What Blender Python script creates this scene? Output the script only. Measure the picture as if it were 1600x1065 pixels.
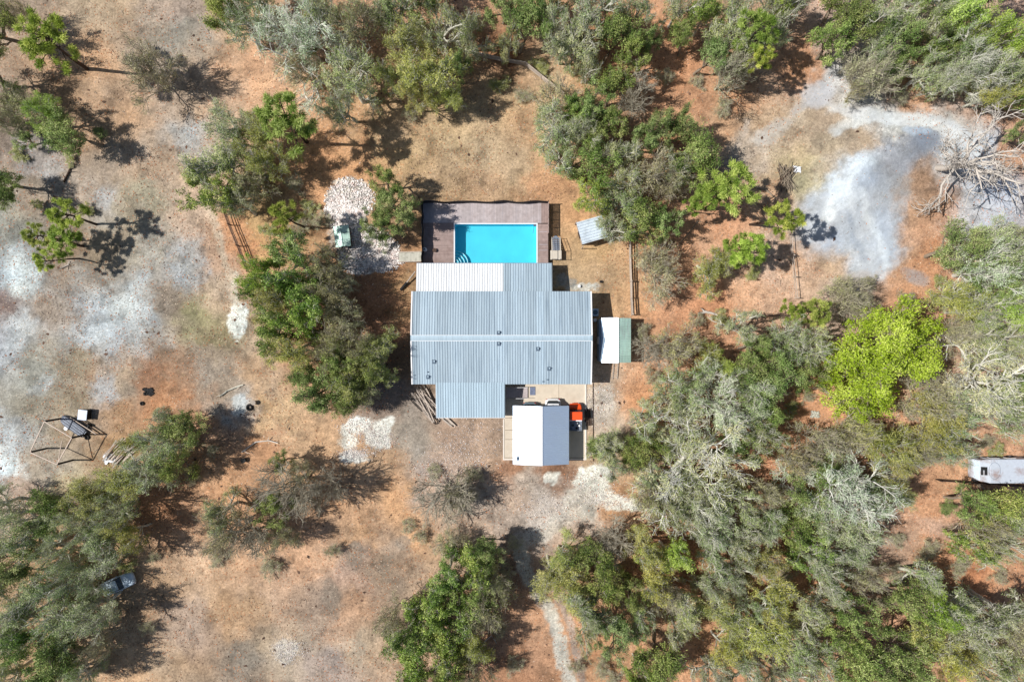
import bpy, math, random
import numpy as np
from mathutils import Vector, Matrix

# ------------------------------------------------------------------ camera, sky, sun, exposure
for _o in list(bpy.data.objects): bpy.data.objects.remove(_o)
SC = bpy.context.scene
H = 85.3          # drone height, metres
S = 12.5          # photo pixels per metre on the ground
cd = bpy.data.cameras.new('camera'); cd.sensor_width = 36; cd.lens = 24.0
cd.clip_start = 0.5; cd.clip_end = 6000
cam = bpy.data.objects.new('camera', cd); SC.collection.objects.link(cam)
cam.location = (0, 0, H); cam.rotation_euler = (0, 0, 0); SC.camera = cam
SUN_EL = math.radians(51)
W = bpy.data.worlds.new('World'); SC.world = W; W.use_nodes = True
wn = W.node_tree; wn.nodes.clear()
sky = wn.nodes.new('ShaderNodeTexSky'); sky.sky_type = 'NISHITA'; sky.sun_disc = False
sky.sun_elevation = SUN_EL; sky.sun_rotation = math.radians(270)
bg = wn.nodes.new('ShaderNodeBackground'); bg.inputs[1].default_value = 0.068
wo = wn.nodes.new('ShaderNodeOutputWorld')
wn.links.new(sky.outputs[0], bg.inputs[0]); wn.links.new(bg.outputs[0], wo.inputs[0])
sd = bpy.data.lights.new('sun', 'SUN'); sd.energy = 4.6; sd.angle = math.radians(0.5); sd.color = (1.0, 0.955, 0.90)
so = bpy.data.objects.new('sun', sd); SC.collection.objects.link(so)
so.rotation_euler = (0, -(math.pi/2 - SUN_EL), 0); so.location = (-60, 0, 80)
SC.view_settings.view_transform = 'Standard'; SC.view_settings.look = 'None'
SC.view_settings.exposure = 0.2; SC.view_settings.gamma = 1.0
SC.cycles.max_bounces = 6; SC.cycles.transparent_max_bounces = 8

random.seed(5)
R = random.random
def U(a, b): return a + (b-a)*R()
C = SC.collection

def P(px, py, z=0.0):
    k = (H - z)/H
    return Vector(((px-800)/S*k, (532.5-py)/S*k, z))

# ------------------------------------------------------------------ tagging
def tag(o, label=None, cat=None, group=None, kind=None):
    if label: o['label'] = label
    if cat: o['category'] = cat
    if group: o['group'] = group
    if kind: o['kind'] = kind
    return o
def empty(name, loc, label=None, cat=None, group=None):
    o = bpy.data.objects.new(name, None); C.objects.link(o); o.location = loc
    o.empty_display_size = 0.2
    return tag(o, label, cat, group)
ROOT = {}
def rootloc(o):
    v = Vector((0, 0, 0))
    while o is not None:
        v += o.location; o = o.parent
    return v

# ------------------------------------------------------------------ materials
def hx(r, g, b, f=1.0):
    def l(c):
        c = c/255
        return c/12.92 if c <= .04045 else ((c+.055)/1.055)**2.4
    return (l(r)*f, l(g)*f, l(b)*f, 1)
def mat(name, col, rough=0.7, metal=0.0, noise=0.25, scale=3.0, bump=0.0, attr=0.0, dirt=None, dirt_scale=0.6, dirt_amt=0.5, spec=0.3, stretch=None, objcol=False):
    m = bpy.data.materials.new(name); m.use_nodes = True
    nt = m.node_tree; N = nt.nodes; Lk = nt.links
    b = N['Principled BSDF']; b.inputs['Roughness'].default_value = rough; b.inputs['Metallic'].default_value = metal
    b.inputs['Specular IOR Level'].default_value = spec
    tc = N.new('ShaderNodeTexCoord'); mp = N.new('ShaderNodeMapping'); Lk.new(tc.outputs['Object'], mp.inputs[0])
    if stretch: mp.inputs['Scale'].default_value = stretch
    n1 = N.new('ShaderNodeTexNoise'); n1.inputs['Scale'].default_value = scale; n1.inputs['Detail'].default_value = 5
    Lk.new(mp.outputs[0], n1.inputs['Vector'])
    mr = N.new('ShaderNodeMapRange'); mr.inputs[1].default_value = 0.3; mr.inputs[2].default_value = 0.7
    mr.inputs[3].default_value = 1-noise; mr.inputs[4].default_value = 1+noise
    Lk.new(n1.outputs[0], mr.inputs[0])
    val = mr.outputs[0]
    if attr:
        a = N.new('ShaderNodeAttribute'); a.attribute_name = 'v'
        m2 = N.new('ShaderNodeMapRange'); m2.inputs[3].default_value = 1-attr; m2.inputs[4].default_value = 1+attr
        Lk.new(a.outputs['Fac'], m2.inputs[0])
        mm = N.new('ShaderNodeMath'); mm.operation = 'MULTIPLY'; Lk.new(val, mm.inputs[0]); Lk.new(m2.outputs[0], mm.inputs[1]); val = mm.outputs[0]
    colsock = None
    if dirt:
        n2 = N.new('ShaderNodeTexNoise'); n2.inputs['Scale'].default_value = dirt_scale; n2.inputs['Detail'].default_value = 7; n2.inputs['Roughness'].default_value = .65
        Lk.new(mp.outputs[0], n2.inputs['Vector'])
        m3 = N.new('ShaderNodeMapRange'); m3.inputs[1].default_value = .48; m3.inputs[2].default_value = .68; m3.inputs[4].default_value = dirt_amt
        Lk.new(n2.outputs[0], m3.inputs[0])
        mx = N.new('ShaderNodeMix'); mx.data_type = 'RGBA'; mx.inputs[6].default_value = col; mx.inputs[7].default_value = dirt
        Lk.new(m3.outputs[0], mx.inputs[0]); colsock = mx.outputs[2]
    vm = N.new('ShaderNodeVectorMath'); vm.operation = 'SCALE'
    if colsock: Lk.new(colsock, vm.inputs[0])
    else: vm.inputs[0].default_value = col[:3]
    Lk.new(val, vm.inputs['Scale'])
    Lk.new(vm.outputs[0], b.inputs['Base Color'])
    if bump:
        bp = N.new('ShaderNodeBump'); bp.inputs['Strength'].default_value = bump; bp.inputs['Distance'].default_value = .03
        Lk.new(n1.outputs[0], bp.inputs['Height']); Lk.new(bp.outputs[0], b.inputs['Normal'])
    return m

def leafmat(name, c1, c2, c3, trans=0.17, rough=0.5):
    """leaf colour runs c1..c2..c3 over the per-leaf value; each tree shifts it a little"""
    m = bpy.data.materials.new(name); m.use_nodes = True
    nt = m.node_tree; N = nt.nodes; Lk = nt.links
    b = N['Principled BSDF']; b.inputs['Roughness'].default_value = rough; b.inputs['Specular IOR Level'].default_value = .35
    a = N.new('ShaderNodeAttribute'); a.attribute_name = 'v'
    oi = N.new('ShaderNodeObjectInfo')
    cr = N.new('ShaderNodeValToRGB'); e = cr.color_ramp.elements
    e[0].position = 0; e[0].color = c1; e[1].position = 1; e[1].color = c3; q = e.new(.5); q.color = c2
    Lk.new(a.outputs['Fac'], cr.inputs[0])
    mx = N.new('ShaderNodeVectorMath'); mx.operation = 'MULTIPLY'
    Lk.new(cr.outputs[0], mx.inputs[0]); Lk.new(oi.outputs['Color'], mx.inputs[1])
    Lk.new(mx.outputs[0], b.inputs['Base Color'])
    t = N.new('ShaderNodeBsdfTranslucent'); Lk.new(mx.outputs[0], t.inputs[0])
    ms = N.new('ShaderNodeMixShader'); ms.inputs[0].default_value = trans
    Lk.new(b.outputs[0], ms.inputs[1]); Lk.new(t.outputs[0], ms.inputs[2])
    Lk.new(ms.outputs[0], N['Material Output'].inputs[0])
    return m

F = 0.80   # lit photo colour -> base colour
M = {}
M['roof'] = mat('weathered_galvanised_roof', hx(184, 203, 215, F), rough=.5, metal=.15, noise=.08, scale=.5, dirt=hx(118, 140, 160, F), dirt_scale=.7, dirt_amt=.45, stretch=(6, .25, 1), attr=.16)
M['roof_pale'] = mat('pale_galvanised_roof', hx(190, 212, 225, F), rough=.5, metal=.1, noise=.06, scale=.6, dirt=hx(150, 170, 182, F), dirt_scale=.7, dirt_amt=.4, stretch=(6, .3, 1), attr=.10)
M['roof_white'] = mat('white_painted_roof', (.72, .74, .75, 1), rough=.45, noise=.04, scale=.7, dirt=hx(170, 180, 190), dirt_scale=.8, dirt_amt=.35, stretch=(5, .3, 1), attr=.06)
M['carport'] = mat('bright_galvalume_sheet', (.58, .70, .86, 1), rough=.42, metal=.62, noise=.03, scale=1.0, dirt=hx(185, 192, 200), dirt_scale=.5, dirt_amt=.2)
M['tin'] = mat('bright_corrugated_tin', hx(212, 224, 234, .95), rough=.45, metal=.2, noise=.08, scale=1, dirt=hx(150, 160, 168, .8), dirt_scale=.9, dirt_amt=.5)
M['roof_green'] = mat('faded_green_tin', hx(176, 206, 194, 1.15), rough=.5, metal=.1, noise=.12, scale=1.2, dirt=hx(190, 205, 200, F), dirt_scale=1.0, dirt_amt=.7, stretch=(4, .5, 1), attr=.1)
M['trim'] = mat('white_trim', (.80, .81, .82, 1), rough=.45, noise=.05)
M['wall'] = mat('cream_siding', (.55, .53, .47, 1), rough=.7, noise=.08, attr=.05)
M['wall_blue'] = mat('pale_blue_siding', hx(150, 170, 190, .8), rough=.7, noise=.08)
M['glass'] = mat('dark_glass', (.03, .04, .05, 1), rough=.08, noise=.1, spec=.6)
M['door'] = mat('door_paint', (.25, .3, .36, 1), rough=.5, noise=.05)
M['vent'] = mat('dark_vent', (.09, .13, .18, 1), rough=.6, noise=.2)
M['deck'] = mat('grey_deck_boards', hx(190, 180, 180, .9), rough=.75, noise=.14, scale=2.5, attr=.13, dirt=hx(164, 148, 144, .9), dirt_scale=.5, dirt_amt=.5)
M['deck_brown'] = mat('brown_deck_boards', hx(166, 146, 140, .85), rough=.75, noise=.14, scale=2.5, attr=.16, dirt=hx(138, 114, 106, .85), dirt_scale=.6, dirt_amt=.6)
M['deckseam'] = mat('pale_deck_seam', hx(190, 182, 186, F), rough=.7, noise=.1)
M['screen'] = mat('black_mesh_screen', (.018, .018, .022, 1), rough=.8, noise=.2)
M['coping'] = mat('white_pool_coping', (.78, .80, .82, 1), rough=.4, noise=.03)
M['liner'] = mat('turquoise_pool_liner', (.10, .62, .76, 1), rough=.5, noise=.07, scale=.5)
M['liner_step'] = mat('white_pool_step', (.70, .82, .86, 1), rough=.5, noise=.03)
M['wood_grey'] = mat('grey_weathered_wood', hx(176, 164, 152, 1.0), rough=.85, noise=.25, scale=6, attr=.3)
M['wood_pale'] = mat('pale_weathered_wood', hx(196, 182, 168, F), rough=.85, noise=.2, scale=6, attr=.2)
M['wood_dark'] = mat('dark_brown_wood', (.07, .045, .035, 1), rough=.85, noise=.3, scale=6, attr=.3)
M['wood_white'] = mat('chalky_white_wood', hx(205, 203, 190, F), rough=.8, noise=.12, scale=5, dirt=hx(140, 140, 125, F), dirt_scale=2.5, dirt_amt=.8, attr=.1)
M['cream_panel'] = mat('cream_composite', hx(214, 205, 190, F), rough=.6, noise=.05, attr=.03)
M['black'] = mat('black_rubber', (.012, .012, .013, 1), rough=.75, noise=.2)
M['post_black'] = mat('black_steel', (.015, .015, .017, 1), rough=.6, noise=.2)
M['pipe_pale'] = mat('pale_galvanised_pipe', hx(205, 185, 168, F), rough=.5, noise=.1)
M['alu'] = mat('dull_aluminium', hx(150, 160, 175, F), rough=.45, metal=.25, noise=.12, scale=2, dirt=hx(95, 100, 110, F), dirt_scale=1.2, dirt_amt=.5)
M['alu_dull'] = mat('oxidised_grey_aluminium', hx(112, 120, 134, .7), rough=.6, noise=.15, scale=2, dirt=hx(84, 88, 96, .7), dirt_scale=1.2, dirt_amt=.6)
M['concrete'] = mat('pale_concrete', hx(212, 200, 182, .9), rough=.85, noise=.06, scale=1.5, dirt=hx(190, 176, 156, .95), dirt_scale=.5, dirt_amt=.5, bump=.1)
M['concrete_edge'] = mat('light_kerb_concrete', hx(224, 216, 206, 1), rough=.85, noise=.08, scale=4)
M['joint'] = mat('dark_joint', hx(140, 125, 108, F), rough=.9, noise=.1)
M['white_paint'] = mat('white_car_paint', (.78, .79, .80, 1), rough=.25, noise=.02, spec=.5)
M['white_rust'] = mat('chalky_white_paint_with_rust', hx(205, 214, 226, F), rough=.5, noise=.06, dirt=hx(150, 105, 78, F), dirt_scale=.55, dirt_amt=.8)
M['blue_paint'] = mat('faded_light_blue_paint', hx(190, 208, 224, 1.0), rough=.5, noise=.08, dirt=hx(190, 195, 195, F), dirt_scale=.8, dirt_amt=.7)
M['grey_paint'] = mat('slate_car_paint', hx(120, 140, 150, .7), rough=.3, noise=.02, spec=.5)
M['orange'] = mat('orange_vehicle_paint', (.80, .085, .012, 1), rough=.4, noise=.05, spec=.5)
M['plastic_white'] = mat('white_plastic', (.72, .74, .76, 1), rough=.5, noise=.05)
M['cloth'] = mat('dull_cloth', hx(120, 130, 155, .8), rough=.9, noise=.3, scale=8)
M['lamp_red'] = mat('red_lamp_lens', (.4, .02, .02, 1), rough=.2, noise=.02)
M['lamp_clear'] = mat('clear_lamp_lens', (.7, .7, .68, 1), rough=.15, noise=.02)
M['rock'] = mat('white_limestone_chips', hx(232, 226, 222, .9), rough=.9, noise=.12, scale=3, attr=.42, dirt=hx(200, 165, 150, F), dirt_scale=1.1, dirt_amt=.6)
M['chip'] = mat('pale_dry_leaf', hx(214, 192, 170, F), rough=.9, noise=.2, scale=2, attr=.35)
M['chip_orange'] = mat('orange_dry_leaf', hx(190, 128, 88, F), rough=.9, noise=.2, scale=2, attr=.4)
M['chip_dark'] = mat('dark_dry_leaf', hx(104, 80, 66, F), rough=.9, noise=.2, scale=2, attr=.5)
M['bark_grey'] = mat('grey_lichen_bark', hx(200, 198, 184, .95), rough=.9, noise=.25, scale=5)
M['bark_white'] = mat('white_lichen_bark', hx(214, 212, 202, 1.05), rough=.9, noise=.22, scale=4)
M['bark_pale'] = mat('bleached_dead_wood', hx(206, 198, 188, .9), rough=.85, noise=.22, scale=4)
M['bark_mid'] = mat('brown_grey_bark', hx(158, 144, 126, .8), rough=.9, noise=.25, scale=5)
M['bark_pine'] = mat('dark_pine_bark', hx(92, 74, 64, .6), rough=.9, noise=.3, scale=5)
M['twig_bare'] = mat('bare_grey_twig', hx(198, 190, 170, .82), rough=.9, noise=.2, scale=3)

LM = {
 'W': leafmat('pale_grey_green_leaf', hx(100, 126, 76, 1.1), hx(154, 166, 126, 1.15), hx(208, 210, 184, 1.1)),
 'A': leafmat('grey_green_leaf', hx(84, 112, 54, 1.1), hx(134, 152, 96, 1.15), hx(198, 202, 160, 1.1)),
 'B': leafmat('mid_green_leaf', hx(66, 92, 40, 1.1), hx(116, 136, 72, 1.15), hx(182, 190, 128, 1.15)),
 'O': leafmat('olive_leaf', hx(102, 110, 44, 1.1), hx(142, 148, 76, 1.15), hx(192, 190, 124, 1.15)),
 'Y': leafmat('yellow_green_leaf', hx(114, 140, 50, 1.05), hx(152, 172, 76, 1.1), hx(194, 202, 120, 1.1)),
 'L': leafmat('lime_leaf', hx(116, 136, 26, 1.0), hx(158, 178, 48, 1.08), hx(198, 206, 100, 1.1), trans=.35),
 'G': leafmat('broad_green_leaf', hx(62, 92, 34, 1.0), hx(114, 140, 62, 1.1), hx(190, 200, 132, 1.15)),
 'P': leafmat('pine_needle', hx(100, 126, 44, 1.0), hx(142, 160, 72, 1.1), hx(196, 204, 122, 1.15), trans=.35),
 'S': leafmat('sparse_grey_leaf', hx(104, 120, 64, 1.1), hx(152, 156, 108, 1.15), hx(206, 202, 164, 1.1)),
}

# ------------------------------------------------------------------ mesh helpers
def mesh_np(name, V, Fc, vals=None, mats=(), smooth=False):
    """V (n,3); Fc = list of (array of faces with equal corner count)"""
    me = bpy.data.meshes.new(name)
    V = np.asarray(V, dtype=np.float32)
    if not isinstance(Fc, list): Fc = [Fc]
    Fc = [np.asarray(f, dtype=np.int32) for f in Fc if len(f)]
    loops = np.concatenate([f.ravel() for f in Fc]); tot = np.concatenate([np.full(len(f), f.shape[1], np.int32) for f in Fc])
    start = np.concatenate([[0], np.cumsum(tot)[:-1]]).astype(np.int32)
    me.vertices.add(len(V)); me.vertices.foreach_set('co', V.ravel())
    me.loops.add(len(loops)); me.loops.foreach_set('vertex_index', loops)
    me.polygons.add(len(tot)); me.polygons.foreach_set('loop_start', start)
    try: me.polygons.foreach_set('loop_total', tot)
    except Exception: pass
    if smooth: me.polygons.foreach_set('use_smooth', np.ones(len(tot), dtype=bool))
    if vals is not None:
        at = me.attributes.new('v', 'FLOAT', 'FACE'); at.data.foreach_set('value', np.asarray(vals, dtype=np.float32))
    for m in mats: me.materials.append(m)
    me.update(calc_edges=True); me.validate()
    return me

class MB:
    def __init__(s): s.v = []; s.f = []; s.c = []; s.T = None
    def xf(s, p):
        p = Vector(p)
        return s.T @ p if s.T is not None else p
    def poly(s, pts, c=None):
        b = len(s.v); s.v += [s.xf(p) for p in pts]; s.f.append(tuple(range(b, b+len(pts)))); s.c.append(R() if c is None else c)
    def solid(s, bot, top, c=None):
        """closed prism between two equal loops"""
        n = len(bot); b = len(s.v); c = R() if c is None else c
        s.v += [s.xf(p) for p in bot] + [s.xf(p) for p in top]
        fs = [tuple(range(b+n-1, b-1, -1)), tuple(range(b+n, b+2*n))]
        for i in range(n):
            j = (i+1) % n; fs.append((b+i, b+j, b+n+j, b+n+i))
        s.f += fs; s.c += [c]*len(fs)
    def box(s, x0, x1, y0, y1, z0, z1, c=None):
        s.solid([(x0, y0, z0), (x1, y0, z0), (x1, y1, z0), (x0, y1, z0)], [(x0, y0, z1), (x1, y0, z1), (x1, y1, z1), (x0, y1, z1)], c)
    def bar(s, a, b, w, h=None, c=None):
        a = Vector(a); b = Vector(b); h = h or w; d = (b-a)
        if d.length < 1e-6: return
        d.normalize(); up = Vector((0, 0, 1)) if abs(d.z) < .95 else Vector((0, 1, 0))
        x = d.cross(up).normalized()*w/2; y = x.cross(d).normalized()*h/2
        s.solid([a-x-y, a+x-y, a+x+y, a-x+y], [b-x-y, b+x-y, b+x+y, b-x+y], c)
    def tube(s, pts, rad, n=8, c=None, cap=True):
        pts = [Vector(p) for p in pts]; m = len(pts)
        if not hasattr(rad, '__len__'): rad = [rad]*m
        b0 = len(s.v); c = R() if c is None else c
        for i, p in enumerate(pts):
            d = (pts[min(i+1, m-1)]-pts[max(i-1, 0)]).normalized(); up = Vector((0, 0, 1)) if abs(d.z) < .9 else Vector((0, 1, 0))
            x = d.cross(up).normalized(); y = d.cross(x).normalized()
            for k in range(n):
                a = 2*math.pi*k/n; s.v.append(s.xf(p+x*math.cos(a)*rad[i]+y*math.sin(a)*rad[i]))
        for i in range(m-1):
            for k in range(n):
                j = (k+1) % n; s.f.append((b0+i*n+k, b0+i*n+j, b0+(i+1)*n+j, b0+(i+1)*n+k)); s.c.append(c)
        if cap:
            s.f.append(tuple(b0+k for k in range(n))); s.f.append(tuple(b0+(m-1)*n+k for k in range(n-1, -1, -1))); s.c += [c, c]
    def loft(s, rings, c=None, cap=True, closed=True):
        n = len(rings[0]); b0 = len(s.v); c = R() if c is None else c
        for r in rings: s.v += [s.xf(p) for p in r]
        for i in range(len(rings)-1):
            for k in range(n if closed else n-1):
                j = (k+1) % n; s.f.append((b0+i*n+k, b0+i*n+j, b0+(i+1)*n+j, b0+(i+1)*n+k)); s.c.append(c)
        if cap:
            s.f.append(tuple(b0+k for k in range(n-1, -1, -1))); s.f.append(tuple(b0+(len(rings)-1)*n+k for k in range(n))); s.c += [c, c]
    def build(s, name, m, parent=None, loc=None, smooth=False, bevel=0):
        me = bpy.data.meshes.new(name)
        if loc is None: loc = rootloc(parent) if parent is not None else Vector((0, 0, 0))
        loc = Vector(loc)
        me.from_pydata([tuple(v-loc) for v in s.v], [], s.f)
        at = me.attributes.new('v', 'FLOAT', 'FACE'); at.data.foreach_set('value', s.c)
        me.materials.append(M[m] if isinstance(m, str) else m); me.update()
        if smooth:
            me.polygons.foreach_set('use_smooth', [True]*len(me.polygons))
        o = bpy.data.objects.new(name, me); C.objects.link(o)
        if parent is not None: o.parent = parent
        else: o.location = loc
        if bevel:
            md = o.modifiers.new('bevel', 'BEVEL'); md.width = bevel; md.segments = 2; md.limit_method = 'ANGLE'
        return o
def rot(cx, cy, ang, z=0):
    return Matrix.Translation((cx, cy, z)) @ Matrix.Rotation(math.radians(ang), 4, 'Z')

# ------------------------------------------------------------------ value noise for the ground
rng = np.random.default_rng(11)
def vnoise(x, y, seed=0):
    xi = np.floor(x).astype(np.int64); yi = np.floor(y).astype(np.int64); fx = x-xi; fy = y-yi
    fx = fx*fx*(3-2*fx); fy = fy*fy*(3-2*fy)
    def h(a, b):
        n = (a*374761393 + b*668265263 + seed*974634777) & 0xffffffff
        n = ((n ^ (n >> 13))*1274126177) & 0xffffffff
        return ((n ^ (n >> 16)) & 0xffff)/65535.0
    return (h(xi, yi)*(1-fx)+h(xi+1, yi)*fx)*(1-fy) + (h(xi, yi+1)*(1-fx)+h(xi+1, yi+1)*fx)*fy
def fbm(x, y, o=4, seed=0):
    s = 0; a = .5; t = 0
    for i in range(o):
        s = s + a*vnoise(x*2**i, y*2**i, seed+i*7); t += a; a *= .55
    return s/t

ANCH = """20,20,165,140,125 150,20,186,160,138 280,20,172,150,142 275,48,150,140,134 370,30,194,156,126 130,90,196,150,116 200,190,188,150,124
300,180,192,156,130 290,205,176,172,178 60,240,160,146,146 150,280,170,145,130 190,240,178,152,136 168,312,178,168,168 250,260,184,152,130 310,330,196,166,150
20,350,150,145,140 200,340,165,150,135 230,310,160,148,130 60,300,158,140,130 130,200,180,142,116 90,150,165,130,105 15,200,140,120,110
30,430,196,202,212 100,400,146,122,106 170,390,158,138,122 230,385,166,156,148 290,420,168,168,178 200,480,194,200,212 160,512,188,194,210 215,505,176,176,184
270,470,148,128,116 30,515,186,188,200 8,480,128,108,108 80,480,162,142,132 310,490,152,144,110 330,520,150,138,108 270,560,152,120,100 320,540,156,136,124 60,580,160,155,150 120,570,148,134,118
190,600,166,144,128 160,612,168,164,172 255,620,184,128,92 230,590,162,116,90 40,640,160,150,140 20,680,170,168,174 4,725,206,212,222 100,630,160,140,120 190,655,182,140,108
250,640,176,126,92 140,590,160,130,108 340,600,160,142,132 372,625,176,172,178 400,600,192,156,128 330,660,186,136,106 440,640,206,164,124 480,690,206,162,126 30,760,182,156,146 100,760,176,156,128 60,720,176,158,146
340,740,200,150,115 340,400,196,156,134 345,450,186,160,142 400,340,188,146,100 430,380,192,150,104 370,360,200,140,100 380,400,205,140,100 440,460,170,130,95 560,450,176,124,92 600,500,178,124,94 620,560,120,96,80 620,460,170,130,90
600,430,190,135,95 590,470,170,120,90 500,560,190,140,105 620,200,192,154,118 700,200,198,164,126 750,230,198,164,130 800,260,192,158,126 620,240,196,156,112 560,240,208,150,104 480,280,205,150,108 500,250,205,148,105 640,290,188,150,112 700,290,178,144,112 760,290,176,140,110
850,300,192,142,106 870,330,198,148,106 840,210,202,160,124 830,110,204,160,122 860,120,206,166,128 800,160,196,160,122 790,90,160,108,76 540,30,205,150,115 740,20,205,150,115 410,90,206,156,126 430,110,212,164,132 1050,110,208,142,100 1090,160,208,148,110
1130,200,202,156,122 1060,230,200,140,100 1170,230,192,172,160 1180,190,196,160,130 1150,150,205,150,112 950,60,200,138,98 1240,200,190,164,142 1280,130,196,190,196 1220,240,190,164,136 1300,190,186,160,140 1330,170,202,196,198 1400,190,206,202,204 1500,240,198,198,206 1250,100,205,145,105
1330,300,198,204,220 1300,340,188,194,212 1360,330,194,200,218 1350,400,184,190,206 1400,230,150,154,172 1445,222,126,132,152 1440,290,158,122,98 1450,340,194,142,110 1475,205,204,200,202 1545,330,192,192,208 1545,290,190,190,204 1240,265,186,166,130 1260,285,180,164,130 1340,215,176,148,124 1290,235,180,156,132
1400,410,204,152,116 1300,405,202,162,130 1260,420,208,162,132 1450,400,192,136,100 1420,470,202,146,110 1200,420,204,164,142 1180,440,208,158,126 1130,330,212,152,116 1210,310,190,150,120 1050,380,206,146,108 1100,460,206,142,104 1060,500,204,142,104 1430,330,196,146,112 1410,290,150,120,100
940,430,190,152,116 920,380,194,154,110 900,420,184,150,115 950,470,204,156,114 1010,620,208,146,104 940,620,200,172,152 960,650,196,168,150 1270,650,216,152,112 1250,690,212,146,106 1580,150,206,146,106 1580,240,208,152,118 1480,120,205,145,105 1430,140,205,148,108
640,680,164,146,134 700,690,176,146,130 600,620,146,126,118 760,700,178,146,126 690,740,180,155,145 800,740,166,120,94 870,735,152,106,80 740,760,188,164,150 850,780,192,172,162 900,800,196,176,166 960,790,190,138,98 790,800,180,155,142 820,760,186,166,156 950,720,180,150,120
620,780,206,154,112 580,720,200,158,124 560,850,208,156,114 480,860,206,156,122 400,900,196,156,130 320,880,208,168,140 250,920,198,156,124 370,950,190,150,118 300,980,172,144,130 380,1022,150,130,118 450,1020,180,156,136 540,960,196,150,120 560,1000,190,160,135 520,1040,166,144,136 540,900,178,144,128
600,890,156,132,116 512,940,148,124,110 622,860,164,138,122 555,870,168,140,126 640,850,206,156,116 820,960,202,146,110 800,1040,180,128,96 800,900,160,120,95 960,1040,194,142,102 930,1000,196,140,104 920,900,190,140,104 400,700,190,136,100 300,700,180,130,96 180,700,180,140,105 250,800,186,130,96 350,780,200,145,108 500,760,196,148,112
1450,790,212,152,114 1460,830,190,150,132 1400,870,186,150,130 1450,880,206,146,104 1520,900,190,124,84 1580,890,202,146,110 1500,760,206,150,112 1100,620,190,130,95 1200,740,205,140,104 1150,950,200,140,104 1300,900,196,136,98 1050,870,190,128,90 1100,1000,195,138,98 150,900,188,146,112 80,860,190,148,114 60,1000,190,150,118 200,1030,196,156,124 260,1050,190,156,130
-120,300,170,140,115 -120,800,185,145,115 1720,300,205,145,105 1720,800,205,145,105 500,-100,205,148,108 1100,-100,205,145,105 400,1160,190,150,120 1200,1160,200,140,100"""
ANCH = np.array([[float(q) for q in s.split(',')] for s in ANCH.split()])
# pale patches with ragged edges: px, py, rx, ry, angle, colour, strength, softness
PATCH = [
 (372,500,16,27,10,(238,238,240),1,.5),(368,455,8,30,-15,(206,196,188),.8,.6),(352,410,5,50,-12,(206,178,160),.8,.6),
 (560,665,26,16,-20,(232,230,230),1,.6),(590,685,22,14,30,(228,226,226),1,.6),(545,690,18,12,0,(220,216,214),.9,.7),(600,668,14,22,40,(224,222,222),.9,.6),(556,712,26,9,0,(226,222,222),.9,.6),
 (545,312,37,35,0,(216,206,202),1,.25),(577,392,50,36,10,(206,198,200),1,.2),(540,360,24,34,0,(200,186,180),.8,.4),
 (928,752,34,26,-10,(226,222,216),1,.5),(958,782,44,14,15,(226,220,214),.9,.5),(905,790,30,26,60,(206,196,188),.8,.6),(866,748,13,9,0,(222,214,208),.9,.5),
 (938,628,26,32,0,(206,190,180),.8,.6),(945,668,18,30,10,(196,176,164),.7,.6),(905,448,30,7,0,(196,190,186),.9,.5),(884,440,20,8,0,(150,146,146),.8,.6),
 (200,478,48,26,-20,(196,202,212),.42,.9),(162,512,44,20,-30,(192,198,212),.5,.9),(30,432,26,30,0,(206,212,220),.6,.8),(32,520,26,34,20,(190,194,206),.6,.9),(216,500,16,26,0,(196,198,208),.6,.8),
 (290,205,12,30,10,(190,190,200),.6,.8),(165,312,18,16,40,(186,184,196),.6,.8),(4,728,30,16,20,(214,220,230),1,.5),(15,690,12,20,20,(196,200,212),.7,.7),(66,600,26,10,-30,(184,186,198),.6,.8),(232,392,16,30,0,(180,180,190),.5,.9),(296,430,26,30,0,(176,178,190),.6,.9),(160,618,26,16,10,(176,178,192),.6,.8),(372,630,14,20,0,(196,198,208),.8,.6),(35,245,16,30,0,(178,174,186),.6,.9),(75,265,20,16,0,(182,178,186),.6,.9),
 (1330,300,66,42,-35,(192,198,212),1,.7),(1298,350,54,50,-20,(182,188,202),.9,.8),(1350,345,56,54,0,(188,194,208),1,.7),(1368,400,44,36,10,(190,196,210),1,.7),(1345,262,40,20,-30,(212,218,230),.8,.8),(1310,300,20,34,-30,(214,220,232),.8,.8),
 (1395,260,42,26,-30,(152,154,166),.8,.9),(1440,228,36,24,0,(132,138,154),.8,.9),(1392,300,30,44,10,(170,168,172),.7,.9),(1430,205,24,8,10,(176,190,212),.8,.5),(1430,430,20,12,20,(156,152,160),.7,.6),
 (1340,175,60,10,12,(212,210,214),.9,.6),(1420,185,56,12,6,(212,210,212),.9,.6),(1490,206,46,18,30,(206,206,212),.9,.5),(1532,250,22,60,20,(200,202,212),.9,.5),(1556,320,24,44,20,(196,198,212),.9,.5),(1272,150,24,26,40,(198,196,206),.9,.6),(1246,170,20,12,-30,(190,182,182),.7,.8),(1205,205,36,14,-30,(200,192,188),.8,.8),
 (450,1015,18,18,0,(206,200,196),.5,.9),(275,48,14,20,-20,(144,136,132),.7,.8),(555,870,12,22,0,(146,128,116),.7,.8),(515,935,14,34,-10,(140,122,110),.7,.8),(605,885,10,26,10,(142,124,112),.7,.8),(630,850,12,16,0,(148,132,122),.6,.8),(385,1020,30,24,0,(138,126,118),.6,.9),(560,1020,14,30,0,(150,136,124),.5,.9),
 (1030,1035,40,20,0,(190,140,105),.5,.9),(1345,430,20,10,0,(190,176,170),.5,.8),(1400,640,24,12,20,(206,150,112),.5,.8),
]
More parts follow.
